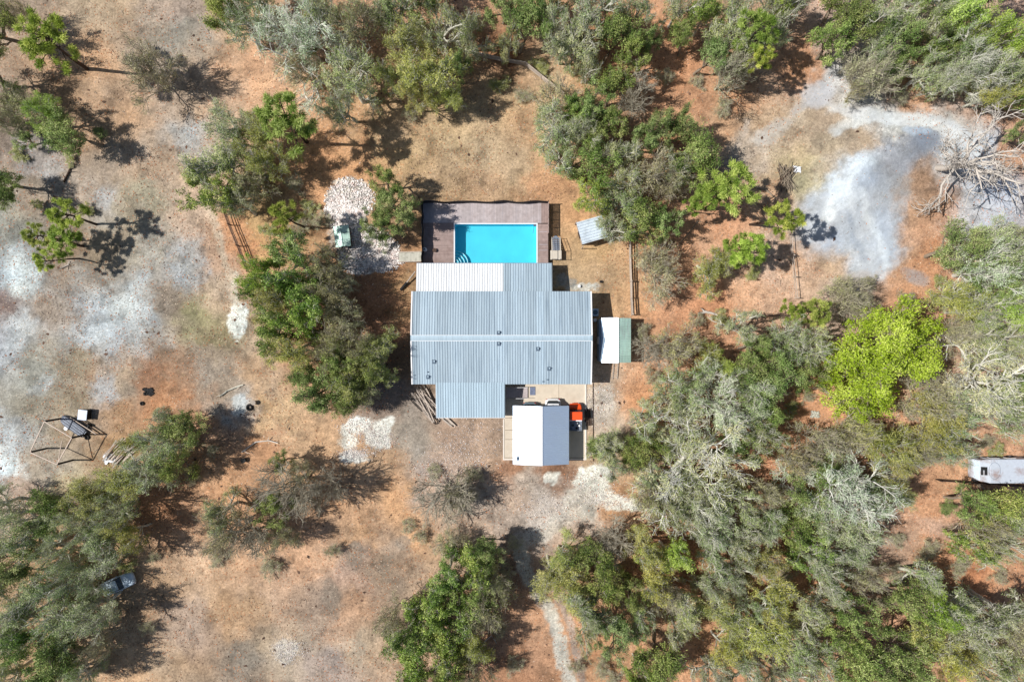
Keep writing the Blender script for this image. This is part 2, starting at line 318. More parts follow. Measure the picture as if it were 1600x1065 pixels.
def track(pts, w, col, st=1, soft=.5):
    out = []
    for a, b in zip(pts[:-1], pts[1:]):
        n = max(1, int(math.dist(a, b)/(w*.8)))
        for i in range(n):
            t = i/n; out.append((a[0]+(b[0]-a[0])*t, a[1]+(b[1]-a[1])*t, w, w, 0, col, st, soft))
    return out
PATCH += track([(806,850),(822,880),(836,915),(856,950),(872,1000),(884,1040),(894,1090),(900,1160)], 13, (200,190,182), .75, .8)
PATCH += track([(818,840),(850,830),(880,810),(905,790)], 14, (196,180,170), .7, .6)
PATCH += track([(852,890),(872,930),(892,980),(906,1030),(915,1100)], 7, (176,152,142), .7, .7)
PATCH += track([(1168,190),(1150,240),(1140,300)], 6, (190,172,164), .5, .8)
PATCH += track([(330,250),(318,300),(338,360),(352,420),(368,470)], 7, (200,176,160), .5, .8)

PATCH += track([(1288,345),(1298,312),(1318,284),(1335,262),(1366,254)], 9, (220,226,236), .65, .9)
PATCH += track([(1340,300),(1352,340),(1372,380),(1390,420)], 7, (216,222,234), .7, .9)
PATCH += track([(1320,330),(1330,370),(1352,410)], 6, (160,168,186), .6, .9)
PATCH += track([(1300,205),(1360,180),(1430,186),(1500,212),(1530,250)], 9, (216,214,216), .55, .9)
def ground_colour(x, y):
    px = x*S+800; py = 532.5-y*S
    wx = (fbm(x*.35, y*.35, 4, 3)-.5)*70 + (fbm(x*1.3, y*1.3, 3, 5)-.5)*26
    wy = (fbm(x*.35, y*.35, 4, 13)-.5)*70 + (fbm(x*1.3, y*1.3, 3, 15)-.5)*26
    qx = px+wx*.8; qy = py+wy*.8
    num = np.zeros(px.shape+(3,)); den = np.zeros(px.shape)+1e-9
    lin = np.array([[hx(*a[2:5])[i] for i in range(3)] for a in ANCH])
    for (ax, ay), c in zip(ANCH[:, :2], lin):
        d2 = (qx-ax)**2+(qy-ay)**2
        w = 1/(d2+160)**1.9*1e6
        num += w[..., None]*c; den += w
    col = num/den[..., None]
    ex = px+wx*.28; ey = py+wy*.28; smooth = np.zeros(px.shape)
    for (cx, cy, rx, ry, an, c, st, sf) in PATCH:
        # only touch nearby verts
        m = (abs(px-cx) < max(rx, ry)*2.2+20) & (abs(py-cy) < max(rx, ry)*2.2+20)
        if not m.any(): continue
        a = math.radians(an); dx = ex[m]-cx; dy = ey[m]-cy
        u = (dx*math.cos(a)+dy*math.sin(a))/rx; v = (-dx*math.sin(a)+dy*math.cos(a))/ry
        d = np.sqrt(u*u+v*v)
        w = np.clip((1+sf*.5-d)/(sf+.05), 0, 1); w = w*w*(3-2*w)*st
        n = fbm(x[m]*2.2, y[m]*2.2, 3, 41)
        n = n*.6+.4*fbm(x[m]*.9+y[m]*.5, y[m]*4.5-x[m]*1.2, 4, 43); big = cx > 1180 and cy < 450
        if big: r_ang = np.arctan2(py[m]-250, px[m]-1420); n = n*.6+.4*fbm(r_ang*9+x[m]*.1, np.hypot(py[m]-250, px[m]-1420)*.012, 4, 49)
        kk, of, am = (1.15, .02, 1.5) if big else (.6, .26, 1.8) if cx > 300 else (1.0, .15, 1.7)
        if cx < 300: st = st*.75
        w = np.clip((w/st/(1/.75 if cx < 300 else 1)+(n-.5)*am-of)/kk, 0, 1)*np.clip(w/st*(2 if big else 3), 0, 1)*st*(1 if big else .75+.5*vnoise(x[m]*7, y[m]*7, 47)); w = np.clip(w, 0, 1)
        if cx > 1180 and cy < 450: smooth[m] = np.maximum(smooth[m], w)
        col[m] = col[m]*(1-w[:, None]) + np.array(hx(*c)[:3])*w[:, None]
    # mottling: darker rotted litter and paler dry patches
    n1 = fbm(x*.5, y*.5, 5, 21); n2 = fbm(x*1.8, y*1.8, 4, 22); n3 = vnoise(x*5, y*5, 31)
    f = 1 + ((n1-.5)*.75 + (n2-.5)*.5 + (n3-.5)*.16)*(1-.7*smooth) + (fbm(x*.6+y*.6, y*2.2-x*1.6, 4, 61)-.5)*.35*smooth
    n4 = fbm(x*.8+9, y*.8, 4, 55); dk = np.clip((n4-.60)/.12, 0, 1)*.28*(1-smooth)
    col = col*(f*(1-dk))[..., None]
    # warm/cool drift
    n5 = fbm(x*.25, y*.25, 3, 77)-.5
    col[..., 0] *= 1+n5*.18; col[..., 2] *= 1-n5*.22
    lum = col.mean(-1, keepdims=True); col = col*.82+lum*.18
    col = col*np.where((x < -30)[..., None], np.array([.955, 1.0, .90]), np.array([.955, 1.005, .93]))+0*smooth[..., None]; col[..., 2] += .06*smooth*col[..., 2]
    return np.concatenate([np.clip(col*F*1.10, .01, .9), 1-.8*smooth[..., None]], -1)
def ground_height(x, y):
    px = x*S+800; py = 532.5-y*S
    h = (fbm(x*.12, y*.12, 3, 90)-.5)*.25 + (fbm(x*1.1, y*1.1, 3, 91)-.5)*.07
    near = np.clip(1-np.maximum(abs(px-790)/210, abs(py-520)/230), 0, 1)
    h = h*np.clip(1-near*6, 0, 1)
    for cx, cy, r, a in ((1330, 290, 45, .9), (1300, 340, 40, .4), (1370, 390, 40, .35), (1345, 255, 22, .4)):
        h = h + a*np.exp(-((px-cx)**2+(py-cy)**2)/(r*r))
    ip = (px > 707) & (px < 842) & (py > 348) & (py < 417)
    h = np.where(ip, -1.3, h)
    return h
def gz(x, y):
    return float(ground_height(np.array([x]), np.array([y]))[0])

def build_ground():
    c = .2
    xs = np.arange(-68, 68.01, c); ys = np.arange(-46.4, 46.41, c)
    def ext(a):
        o = []; v = a[-1]; st = c
        while v < 2500: st *= 1.5; v += st; o.append(v)
        p = []; v = a[0]; st = c
        while v > -2500: st *= 1.5; v -= st; p.append(v)
        return np.concatenate([p[::-1], a, o])
    xs = ext(xs); ys = ext(ys)
    X, Y = np.meshgrid(xs, ys)
    col = ground_colour(X, Y); Z = ground_height(X, Y)
    nx, ny = len(xs), len(ys)
    V = np.stack([X, Y, Z], -1).reshape(-1, 3)
    i = np.arange(ny-1)[:, None]*nx+np.arange(nx-1)[None]
    Q = np.stack([i, i+1, i+nx+1, i+nx], -1).reshape(-1, 4)
    me = mesh_np('ground', V, Q, smooth=True)
    at = me.attributes.new('col', 'FLOAT_COLOR', 'POINT')
    at.data.foreach_set('color', col.reshape(-1, 4).astype(np.float32).ravel())
    m = bpy.data.materials.new('sandy_litter_ground'); m.use_nodes = True
    N = m.node_tree.nodes; L = m.node_tree.links; b = N['Principled BSDF']; b.inputs['Roughness'].default_value = .95; b.inputs['Specular IOR Level'].default_value = .1
    a = N.new('ShaderNodeAttribute'); a.attribute_name = 'col'
    tc = N.new('ShaderNodeTexCoord')
    def noise(sc, det=4, rough=.6):
        n = N.new('ShaderNodeTexNoise'); n.inputs['Scale'].default_value = sc; n.inputs['Detail'].default_value = det; n.inputs['Roughness'].default_value = rough
        L.new(tc.outputs['Object'], n.inputs['Vector']); return n
    def mr(s, a0, a1, b0, b1):
        r = N.new('ShaderNodeMapRange'); r.inputs[1].default_value = a0; r.inputs[2].default_value = a1; r.inputs[3].default_value = b0; r.inputs[4].default_value = b1
        L.new(s, r.inputs[0]); return r.outputs[0]
    def mul(p, q):
        r = N.new('ShaderNodeMath'); r.operation = 'MULTIPLY'; L.new(p, r.inputs[0]); L.new(q, r.inputs[1]); return r.outputs[0]
    na = noise(3.2, 6, .75); nb = noise(9, 3, .7)
    v = mul(mr(na.outputs[0], .3, .7, .62, 1.40), mr(nb.outputs[0], .3, .7, .76, 1.26))
    # small dark bits and pale bits of leaf litter
    vo = N.new('ShaderNodeTexVoronoi'); vo.inputs['Scale'].default_value = 3.0; L.new(tc.outputs['Object'], vo.inputs['Vector'])
    v = mul(v, mr(vo.outputs['Distance'], .04, .16, .72, 1.0))
    vo2 = N.new('ShaderNodeTexVoronoi'); vo2.inputs['Scale'].default_value = 4.3; L.new(tc.outputs['Object'], vo2.inputs['Vector'])
    v = mul(v, mr(vo2.outputs['Distance'], .03, .2, 1.28, 1.0))
    mxv = N.new('ShaderNodeMix'); mxv.inputs[2].default_value = 1.0; L.new(a.outputs['Alpha'], mxv.inputs[0]); L.new(v, mxv.inputs[3]); v = mxv.outputs[0]
    vm = N.new('ShaderNodeVectorMath'); vm.operation = 'SCALE'; L.new(a.outputs['Color'], vm.inputs[0]); L.new(v, vm.inputs['Scale'])
    L.new(vm.outputs[0], b.inputs['Base Color'])
    bp = N.new('ShaderNodeBump'); bp.inputs['Strength'].default_value = .55; bp.inputs['Distance'].default_value = .12
    L.new(na.outputs[0], bp.inputs['Height']); L.new(bp.outputs[0], b.inputs['Normal'])
    me.materials.append(m)
    o = bpy.data.objects.new('ground', me); C.objects.link(o); o['kind'] = 'structure'
build_ground()

# ------------------------------------------------------------------ scattered litter (stuff)
def chips(name, pts, size, m, label, tilt=.5, aspect=.5, z=.02):
    n = len(pts); pts = np.array(pts)
    zz = ground_height(pts[:, 0], pts[:, 1])+z
    c = np.stack([pts[:, 0], pts[:, 1], zz], 1)
    a = rng.uniform(0, 2*np.pi, n); s = size*rng.uniform(.5, 1.4, n)
    u = np.stack([np.cos(a), np.sin(a), rng.uniform(-tilt, tilt, n)], 1)*s[:, None]
    w = np.stack([-np.sin(a), np.cos(a), rng.uniform(-tilt, tilt, n)], 1)*(s*aspect)[:, None]
    V = np.stack([c-u*.5, c+w*.5, c+u*.5+[0, 0, .02], c-w*.5], 1).reshape(-1, 3)
    me = mesh_np(name, V, np.arange(n*4).reshape(-1, 4), rng.random(n), [M[m]])
    o = bpy.data.objects.new(name, me); C.objects.link(o); tag(o, label, kind='stuff'); return o
def scatter(n, cond=None, xr=(-66, 66), yr=(-45, 45)):
    p = np.stack([rng.uniform(*xr, n), rng.uniform(*yr, n)], 1)
    px = p[:, 0]*S+800; py = 532.5-p[:, 1]*S
    k = (((px-1345)/115)**2+((py-300)/135)**2 > 1) | (rng.random(n) < .08)
    k &= ~((px > 640) & (px < 930) & (py > 312) & (py < 720))
    if cond is not None: k &= cond(px, py)
    return p[k]
def clumpy(n, seed, th, sc=.35):
    p = scatter(n); v = fbm(p[:, 0]*sc, p[:, 1]*sc, 4, seed); return p[v > th]
chips('leaf_litter', clumpy(60000, 101, .45), .17, 'chip_orange', 'orange brown dry leaves scattered over the sandy ground')
chips('dry_leaves', clumpy(34000, 202, .50), .15, 'chip', 'pale dry leaves and wood chips strewn on the ground')
chips('dead_leaves', clumpy(34000, 303, .50), .16, 'chip_dark', 'dark rotted leaves and bark bits on the ground')

# grass tufts in the back yard and field
def grass():
    def c(px, py): return ((px > 560) & (px < 900) & (py > 160) & (py < 312)) | ((px < 360) & (py > 0) & (py < 700) & (rng.random(len(px)) < .30)) | ((px > 860) & (px < 975) & (py > 380) & (py < 560))
    p = scatter(60000, c); n = len(p)
    a = rng.uniform(0, 2*np.pi, n); s = rng.uniform(.05, .14, n)
    z = ground_height(p[:, 0], p[:, 1])
    base = np.stack([p[:, 0], p[:, 1], z], 1); d = np.stack([np.cos(a), np.sin(a), 0*a], 1)
    tip = base + np.stack([np.cos(a+1.4), np.sin(a+1.4), .8+0*a], 1)*s[:, None]
    V = np.stack([base-d*.02, base+d*.02, tip+d*.012, tip-d*.012], 1).reshape(-1, 3)
    m = mat('dry_grass_blade', hx(186, 170, 118, F), rough=.8, noise=.25, scale=.4, attr=.35)
    me = mesh_np('grass', V, np.arange(n*4).reshape(-1, 4), rng.random(n), [m])
    o = bpy.data.objects.new('grass', me); C.objects.link(o); tag(o, 'short dry yellowish grass in the yard and field', kind='stuff')
grass()

# ------------------------------------------------------------------ corrugated sheet
def sheet(mb, x0, x1, edge_a, edge_b, period=.31, h=.05, along='y', thick=.05):
    """ribbed roof plane. edge_a/edge_b: functions t->(other, z) at x; ribs run from a to b; ribs repeat along x (or y)"""
    n = max(1, int(round(abs(x1-x0)/period))); st = (x1-x0)/n
    prof = [(0, 0), (.30, 0), (.42, 1), (.72, 1), (.84, 0)]
    xs = []; zs = []
    for i in range(n):
        for f, z in prof: xs.append(x0+(i+f)*st); zs.append(z*h)
    xs.append(x1); zs.append(0)
    (ya, za), (yb, zb) = edge_a, edge_b
    b = len(mb.v); m = len(xs)
    for x, z in zip(xs, zs):
        for (yy, zz) in ((ya, za), (yb, zb)):
            p = (x, yy, zz+z) if along == 'y' else (yy, x, zz+z)
            mb.v.append(mb.xf(p))
    for i in range(m-1):
        mb.f.append((b+2*i, b+2*i+2, b+2*i+3, b+2*i+1)); mb.c.append(mb_pan(i//15))
    # underside slab
    def q(x, e, dz): return (x, e[0], e[1]+dz) if along == 'y' else (e[0], x, e[1]+dz)
    dz = -.012
    mb.solid([q(x0, edge_a, dz-thick), q(x1, edge_a, dz-thick), q(x1, edge_b, dz-thick), q(x0, edge_b, dz-thick)],
             [q(x0, edge_a, dz), q(x1, edge_a, dz), q(x1, edge_b, dz), q(x0, edge_b, dz)])
_pan = {}
def mb_pan(i):
    if i not in _pan: _pan[i] = R()
    return _pan[i]*.7+R()*.3

# ------------------------------------------------------------------ main house
def walls(mb, x0, x1, y0, y1, z0, z1, t=.15):
    mb.box(x0, x1, y0, y0+t, z0, z1); mb.box(x0, x1, y1-t, y1, z0, z1)
    mb.box(x0, x0+t, y0+t, y1-t, z0, z1); mb.box(x1-t, x1, y0+t, y1-t, z0, z1)

ZE, ZR = 3.2, 4.1
a = P(643.5, 455, ZE); b_ = P(924, 600, ZE)
HX0, HX1, HY1, HY0 = a.x, b_.x, a.y, b_.y
HYR = P(0, 528, ZR).y
house = empty('house', ((HX0+HX1)/2, (HY0+HY1)/2, 0), 'single storey house with long blue grey ribbed metal roof beside the pool', 'house')
mb = MB(); wx0, wx1, wy0, wy1 = HX0+.45, HX1-.45, HY0+.5, HY1-.5
walls(mb, wx0, wx1, wy0, wy1, 0, ZE-.12)
for xx in (wx0, wx1-.15):   # gable triangles
    mb.solid([(xx, wy0, ZE-.12), (xx, wy1, ZE-.12), (xx, HYR, ZR-.18)], [(xx+.15, wy0, ZE-.12), (xx+.15, wy1, ZE-.12), (xx+.15, HYR, ZR-.18)])
mb.build('wall', 'wall', house)
mb = MB(); sheet(mb, HX0+.1, HX1-.1, (HY0, ZE), (HYR, ZR)); sheet(mb, HX0+.1, HX1-.1, (HYR, ZR), (HY1, ZE))
roof = mb.build('roof', 'roof', house)
mb = MB()
for s_ in (-1, 1):
    mb.solid([(HX0-.02, HYR, ZR+.11), (HX0-.02, HYR+s_*.34, ZR+.05), (HX0-.02, HYR+s_*.34, ZR+.02), (HX0-.02, HYR, ZR+.08)],
             [(HX1+.02, HYR, ZR+.11), (HX1+.02, HYR+s_*.34, ZR+.05), (HX1+.02, HYR+s_*.34, ZR+.02), (HX1+.02, HYR, ZR+.08)])
    pass
mb.build('ridge_cap', 'roof_pale', roof)
for s_ in (-1, 1):
    mb = MB(); mb.bar((HX0, HYR+s_*.33, ZR+.075), (HX1, HYR+s_*.33, ZR+.075), .05, .03); mb.build('cap_edge', 'trim', roof)
for xx in (HX0+.04, HX1-.04):
    mb = MB()
    mb.bar((xx, HY0, ZE+.02), (xx, HYR-.35, ZR+.0), .16, .10); mb.bar((xx, HYR+.35, ZR), (xx, HY1, ZE+.02), .16, .10)
    mb.build('rake_trim', 'trim', roof)
for (px, py) in ((779, 520), (779, 537), (678, 565), (668, 589), (840, 545), (858, 576)):
    p = P(px, py, 3.8); z = ZR-(ZR-ZE)*abs(p.y-HYR)/(HYR-HY0)
    mb = MB(); mb.box(p.x-.21, p.x+.21, p.y-.24, p.y+.24, z+.02, z+.09); o = mb.build('roof_vent', 'vent', roof)
    mb = MB(); mb.tube([(p.x+.05, p.y+.06, z+.09), (p.x+.05, p.y+.06, z+.36)], .09, 10); mb.build('pipe', 'roof_pale', roof)
for (px, py) in ((668, 581), (855, 593), (848, 596)):
    p = P(px, py, 3.5); z = ZR-(ZR-ZE)*abs(p.y-HYR)/(HYR-HY0)
    mb = MB(); mb.tube([(p.x, p.y, z), (p.x, p.y, z+.25)], .06, 8); mb.build('pipe', 'vent', roof)
# pale patched seam on the lower slope
for (px, y0, y1) in ((839, 549, 598), (685, 572, 599)):
    x = P(px, 560, 3.7).x; ya = P(0, y0, 3.9).y; yb = P(0, y1, ZE).y
    za = ZR-(ZR-ZE)*(HYR-ya)/(HYR-HY0); zb = ZR-(ZR-ZE)*(HYR-yb)/(HYR-HY0)
    mb = MB(); mb.bar((x, ya, za+.05), (x, yb, zb+.05), .14, .03); mb.build('seam_strip', 'roof_pale', roof)
def window(x, y, z, w, h, face, parent):
    """face: 'x-','x+','y-','y+'"""
    mb = MB(); t = .05; s_ = 1 if face[1] == '+' else -1
    g = MB()
    if face[0] == 'y':
        mb.box(x-w/2-.08, x+w/2+.08, y, y+s_*t, z+h, z+h+.08); mb.box(x-w/2-.08, x+w/2+.08, y, y+s_*t, z-.08, z)
        mb.box(x-w/2-.08, x-w/2, y, y+s_*t, z, z+h); mb.box(x+w/2, x+w/2+.08, y, y+s_*t, z, z+h); mb.box(x-.02, x+.02, y, y+s_*t*.9, z, z+h)
        g.box(x-w/2, x+w/2, y, y+s_*.02, z, z+h)
    else:
        mb.box(x, x+s_*t, y-w/2-.08, y+w/2+.08, z+h, z+h+.08); mb.box(x, x+s_*t, y-w/2-.08, y+w/2+.08, z-.08, z)
        mb.box(x, x+s_*t, y-w/2-.08, y-w/2, z, z+h); mb.box(x, x+s_*t, y+w/2, y+w/2+.08, z, z+h); mb.box(x, x+s_*t*.9, y-.02, y+.02, z, z+h)
        g.box(x, x+s_*.02, y-w/2, y+w/2, z, z+h)
    f = mb.build('window', 'trim', parent); g.build('pane', 'glass', f)
for yy in (HYR-3.2, HYR, HYR+3.2):
    window(wx1, yy, 1.1, 1.2, 1.1, 'x+', house); window(wx0, yy, 1.1, 1.2, 1.1, 'x-', house)
for xx in (HX0+1.6, HX1-2.2, HX1-6): window(xx, wy0, 1.1, 1.3, 1.1, 'y-', house)
for xx in (HX1-2,): window(xx, wy1, 1.1, 1.3, 1.1, 'y+', house)
mb = MB(); mb.box(HX1-9.2, HX1-8.2, wy0-.05, wy0, .15, 2.2); d = mb.build('door', 'door', house)
mb = MB(); mb.tube([(HX1-8.35, wy0-.12, 1.15), (HX1-8.35, wy0-.05, 1.15)], .035, 8); mb.build('handle', 'alu', d)

# pool side lean-to porch: white left part, blue grey right part
a = P(651, 411.5, 2.6); PX0 = a.x; PY1 = a.y; PX1 = P(862.5, 411, 2.6).x; PYs = HY1-.12
pxm = P(786.5, 430, 2.8).x
mb = MB(); sheet(mb, PX0, pxm, (PYs, 3.08), (PY1, 2.62)); p1 = mb.build('porch_roof', 'roof_white', house)
mb = MB(); sheet(mb, pxm+.02, PX1, (PYs, 3.06), (PY1, 2.60)); mb.build('porch_roof', 'roof', house)
mb = MB(); mb.bar((PX0, PY1+.03, 2.58), (PX1, PY1+.03, 2.58), .06, .14); mb.build('fascia', 'alu', house)
for i in range(7):
    xx = PX0+.2+(PX1-PX0-.4)*i/6
    mb = MB(); mb.box(xx-.06, xx+.06, PY1-.25, PY1-.13, .0, 2.55); mb.build('porch_post', 'trim', house)
# front porch
a = P(681, 600, 2.95); FX0 = P(681.5, 620, 2.8).x; FX1 = P(789, 620, 2.8).x; FY0 = P(0, 652, 2.6).y
mb = MB(); sheet(mb, FX0, FX1, (FY0, 2.62), (HY0+.22, ZE+.06)); mb.build('porch_roof', 'roof_pale', house)
mb = MB(); mb.bar((FX0+.02, FY0-.02, 2.58), (FX1-.02, FY0-.02, 2.58), .05, .12); mb.bar((FX0, FY0, 2.62), (FX0, HY0, 3.1), .05, .1); mb.build('fascia', 'trim', house)
for i in range(5):
    xx = FX0+.15+(FX1-FX0-.3)*i/4
    mb = MB(); mb.box(xx-.06, xx+.06, FY0+.1, FY0+.22, 0, 2.55); mb.build('porch_post', 'trim', house)
mb = MB()
n = 40
for i in range(n):
    y0 = FY0+.1+(HY0+.5-FY0-.1)*i/n; y1 = FY0+.1+(HY0+.5-FY0-.1)*(i+1)/n-.01
    mb.box(FX0+.1, FX1-.1, y0, y1, .35, .4)
mb.build('porch_floor', 'deck', house)

# ------------------------------------------------------------------ deck + pool
DZ = .8
DX0 = P(661, 0, DZ).x; DX1 = P(856.5, 0, DZ).x; DY1 = P(0, 317, DZ).y; DY0 = P(0, 412, DZ).y-.5
QX0 = P(709, 0, DZ).x; QX1 = P(840, 0, DZ).x; QY1 = P(0, 348.5, DZ).y; QY0 = P(0, 411, DZ).y-.35
deck = empty('pool_deck', ((DX0+DX1)/2, DY1, 0), 'raised grey brown timber deck wrapped around the swimming pool', 'deck')
bw = .148
mb = MB(); mb2 = MB(); mb3 = MB()
x = DX0
stp = P(858-14, 0, DZ).x
while x < DX1-.05:
    x2 = min(x+bw-.012, DX1)
    mat_ = mb if x < P(845, 0, DZ).x else mb3
    yb = QY1+.02 if x < QX1 else P(0, 350, DZ).y
    sh = (math.floor((x-DX0)/1.5) % 3)/2.5
    mat_.box(x, x2, yb, DY1, DZ-.04, DZ, c=R()*.6+sh*.4); x += bw
mb.build('deck_boards', 'deck', deck)
y = DY0
while y < QY1+.0:
    y2 = min(y+bw-.012, QY1)
    sh = (math.floor((y-DY0)/1.1) % 3)/2.5
    mb2.box(DX0, QX0-.01, y, y2, DZ-.04, DZ, c=R()*.6+sh*.4); mb3.box(QX1+.01, DX1, y, y2, DZ-.04, DZ, c=R()*.6+.4-sh*.4); y += bw
mb2.build('deck_boards', 'deck_brown', deck); mb3.build('deck_boards', 'deck_brown', deck)
mb = MB()
for px in (677, 692, 708, 735, 738, 756, 772, 785, 807, 822):
    xx = P(px, 0, DZ).x; mb.box(xx-.02, xx+.02, QY1+.05, DY1, DZ+.002, DZ+.008)
xx = P(842, 0, DZ).x; mb.box(xx-.03, xx+.03, QY1+.05, DY1, DZ+.002, DZ+.008)
for py in (362, 382, 391): yy = P(0, py, DZ).y; mb.box(QX1+.16, DX1-.1, yy-.03, yy+.03, DZ+.002, DZ+.008)
mb.build('seam_boards', 'deckseam', deck)
mb = MB()
for i in range(60):
    pass
mb.box(DX0+.02, DX0+.06, DY0, DY1, 0, DZ-.05); mb.box(DX1-.06, DX1-.02, DY0, DY1, 0, DZ-.05); mb.box(DX0+.06, DX1-.06, DY1-.06, DY1-.02, 0, DZ-.05)
mb.build('skirt', 'wood_dark', deck)
# mesh screen fence on left and back, with a sagging top
def screen(x0, y0, x1, y1, h, name_lbl):
    n = 40; V = []; r0 = MB(); t = .015
    dx, dy = x1-x0, y1-y0; l = math.hypot(dx, dy); nx, ny = -dy/l*t, dx/l*t
    rings = []
    for i in range(n+1):
        f = i/n; wv = .10*math.sin(f*7*math.pi)+.04*math.sin(f*31)
        X = x0+dx*f+nx/t*wv*.5; Y = y0+dy*f+ny/t*wv*.5; top = DZ+h-.10*abs(math.sin(f*3.5*math.pi))
        rings.append([(X-nx, Y-ny, DZ-.1), (X+nx, Y+ny, DZ-.1), (X+nx, Y+ny+wv*.3, top), (X-nx, Y-ny+wv*.3, top)])
    r0.loft(rings); return r0
fence = empty('screen_fence', (DX0, DY1, DZ), 'black fabric privacy screen along the left and back of the pool deck', 'fence')
mb = screen(DX0+.02, DY0+.6, DX0+.02, DY1, 1.6, ''); mb.build('screen', 'screen', fence, smooth=False)
mb = screen(DX0, DY1-.05, DX1, DY1-.05, 1.35, ''); mb.build('screen', 'screen', fence)
for i in range(8):
    xx = DX0+(DX1-DX0)*i/7; mb = MB(); mb.tube([(xx, DY1+.02, 0), (xx, DY1+.02, DZ+1.45)], .04, 8); mb.build('post', 'wood_dark', fence)
for i in range(1, 4):
    yy = DY1+(DY0+.6-DY1)*i/3; mb = MB(); mb.tube([(DX0-.03, yy, 0), (DX0-.03, yy, DZ+1.6)], .04, 8); mb.build('post', 'wood_dark', fence)
rail = empty('deck_railing', (DX1, DY1, DZ), 'brown timber railing with slatted panels on the right side of the pool deck', 'railing')
mb = MB()
ry0 = P(0, 366, DZ).y
for i in range(36):
    yy = DY1-.1+(ry0-DY1)*i/36
    mb.box(DX1-.03, DX1-.005, yy-.06, yy+.035, DZ, DZ+1.05)
mb.build('slat_panel', 'deck_brown', rail)
mb = MB(); mb.box(DX1-.07, DX1+.03, ry0, DY1, DZ+1.05, DZ+1.09); mb.build('handrail', 'deck_brown', rail)
for i in range(5):
    yy = DY1-.05+(ry0-DY1)*i/4; mb = MB(); mb.box(DX1-.04, DX1+.05, yy-.045, yy+.045, 0, DZ+1.12); mb.build('post', 'wood_dark', rail)

pool = empty('swimming_pool', ((QX0+QX1)/2, (QY0+QY1)/2, 0), 'rectangular turquoise swimming pool with white coping set in the deck', 'swimming pool')
ZB = -.75; WZ = DZ-.14
mb = MB(); i0, i1, j0, j1 = QX0+.13, QX1-.13, QY0, QY1-.13; g_ = .06
mb.box(i0-g_, i1+g_, j0-g_, j1+g_, ZB-.1, ZB)
mb.box(i0-g_, i0, j0, j1, ZB, DZ-.03); mb.box(i1, i1+g_, j0, j1, ZB, DZ-.03); mb.box(i0-g_, i1+g_, j1, j1+g_, ZB, DZ-.03); mb.box(i0-g_, i1+g_, j0-g_, j0, ZB, DZ-.03)
mb.build('liner', 'liner', pool)
mb = MB(); zc = DZ+.02
mb.box(QX0, QX0+.14, QY0, QY1-.14, DZ-.04, zc); mb.box(QX1-.14, QX1, QY0, QY1-.14, DZ-.04, zc); mb.box(QX0, QX1, QY1-.14, QY1, DZ-.04, zc)
mb.build('coping', 'coping', pool)
mw = bpy.data.materials.new('pool_water'); mw.use_nodes = True
N = mw.node_tree.nodes; L = mw.node_tree.links; N.remove(N['Principled BSDF'])
tr = N.new('ShaderNodeBsdfTransparent'); tr.inputs[0].default_value = (.80, .95, .97, 1)
gl = N.new('ShaderNodeBsdfGlossy'); gl.inputs['Roughness'].default_value = .06
nz = N.new('ShaderNodeTexNoise'); nz.inputs['Scale'].default_value = 1.6; tcw = N.new('ShaderNodeTexCoord'); L.new(tcw.outputs['Object'], nz.inputs['Vector'])
bpw = N.new('ShaderNodeBump'); bpw.inputs['Strength'].default_value = .2; bpw.inputs['Distance'].default_value = .05; L.new(nz.outputs[0], bpw.inputs['Height']); L.new(bpw.outputs[0], gl.inputs['Normal'])
ms = N.new('ShaderNodeMixShader'); fr = N.new('ShaderNodeFresnel'); fr.inputs[0].default_value = 1.33
L.new(fr.outputs[0], ms.inputs[0]); L.new(tr.outputs[0], ms.inputs[1]); L.new(gl.outputs[0], ms.inputs[2]); L.new(ms.outputs[0], N['Material Output'].inputs[0])
mb = MB(); mb.poly([(i0+.001, j0, WZ), (i1-.001, j0, WZ), (i1-.001, j1-.001, WZ), (i0+.001, j1-.001, WZ)]); mb.build('water', mw, pool)
# corner steps (quarter rings)
cs = P(714, 413, .5); cs.x = i0; cyy = P(0, 410.5, .5).y
for k, (r_, zt) in enumerate(((1.55, -.35), (1.15, -.05), (.75, .25), (.42, .5))):
    ring = [(cs.x+.02, j0+.02, ZB), (cs.x+r_, j0+.02, ZB)] + [(cs.x+r_*math.cos(t), cyy+r_*math.sin(t), ZB) for t in [i*math.pi/2/12 for i in range(13)]] + [(cs.x+.02, cyy+r_, ZB)]
    mb = MB(); mb.solid(ring, [(p[0], p[1], zt) for p in ring]); mb.build('step', 'liner', pool)
    pts = [(cs.x+r_*math.cos(t), cyy+r_*math.sin(t), zt+.02) for t in [i*math.pi/2/14 for i in range(15)]]
    mb = MB(); mb.tube(pts, .05, 6); mb.build('step_edge', 'liner_step', pool)
mb = MB(); mb.box(i1-.35, i1-.05, j1-.22, j1-.02, WZ-.3, WZ+.05); mb.build('skimmer', 'vent', pool)
mb = MB(); mb.tube([(i1-.3, j1-.15, WZ+.03), (i1-.36, j1-.7, WZ+.03), (i1-.45, j1-1.1, WZ+.02)], .025, 6); mb.build('hose', 'vent', pool)

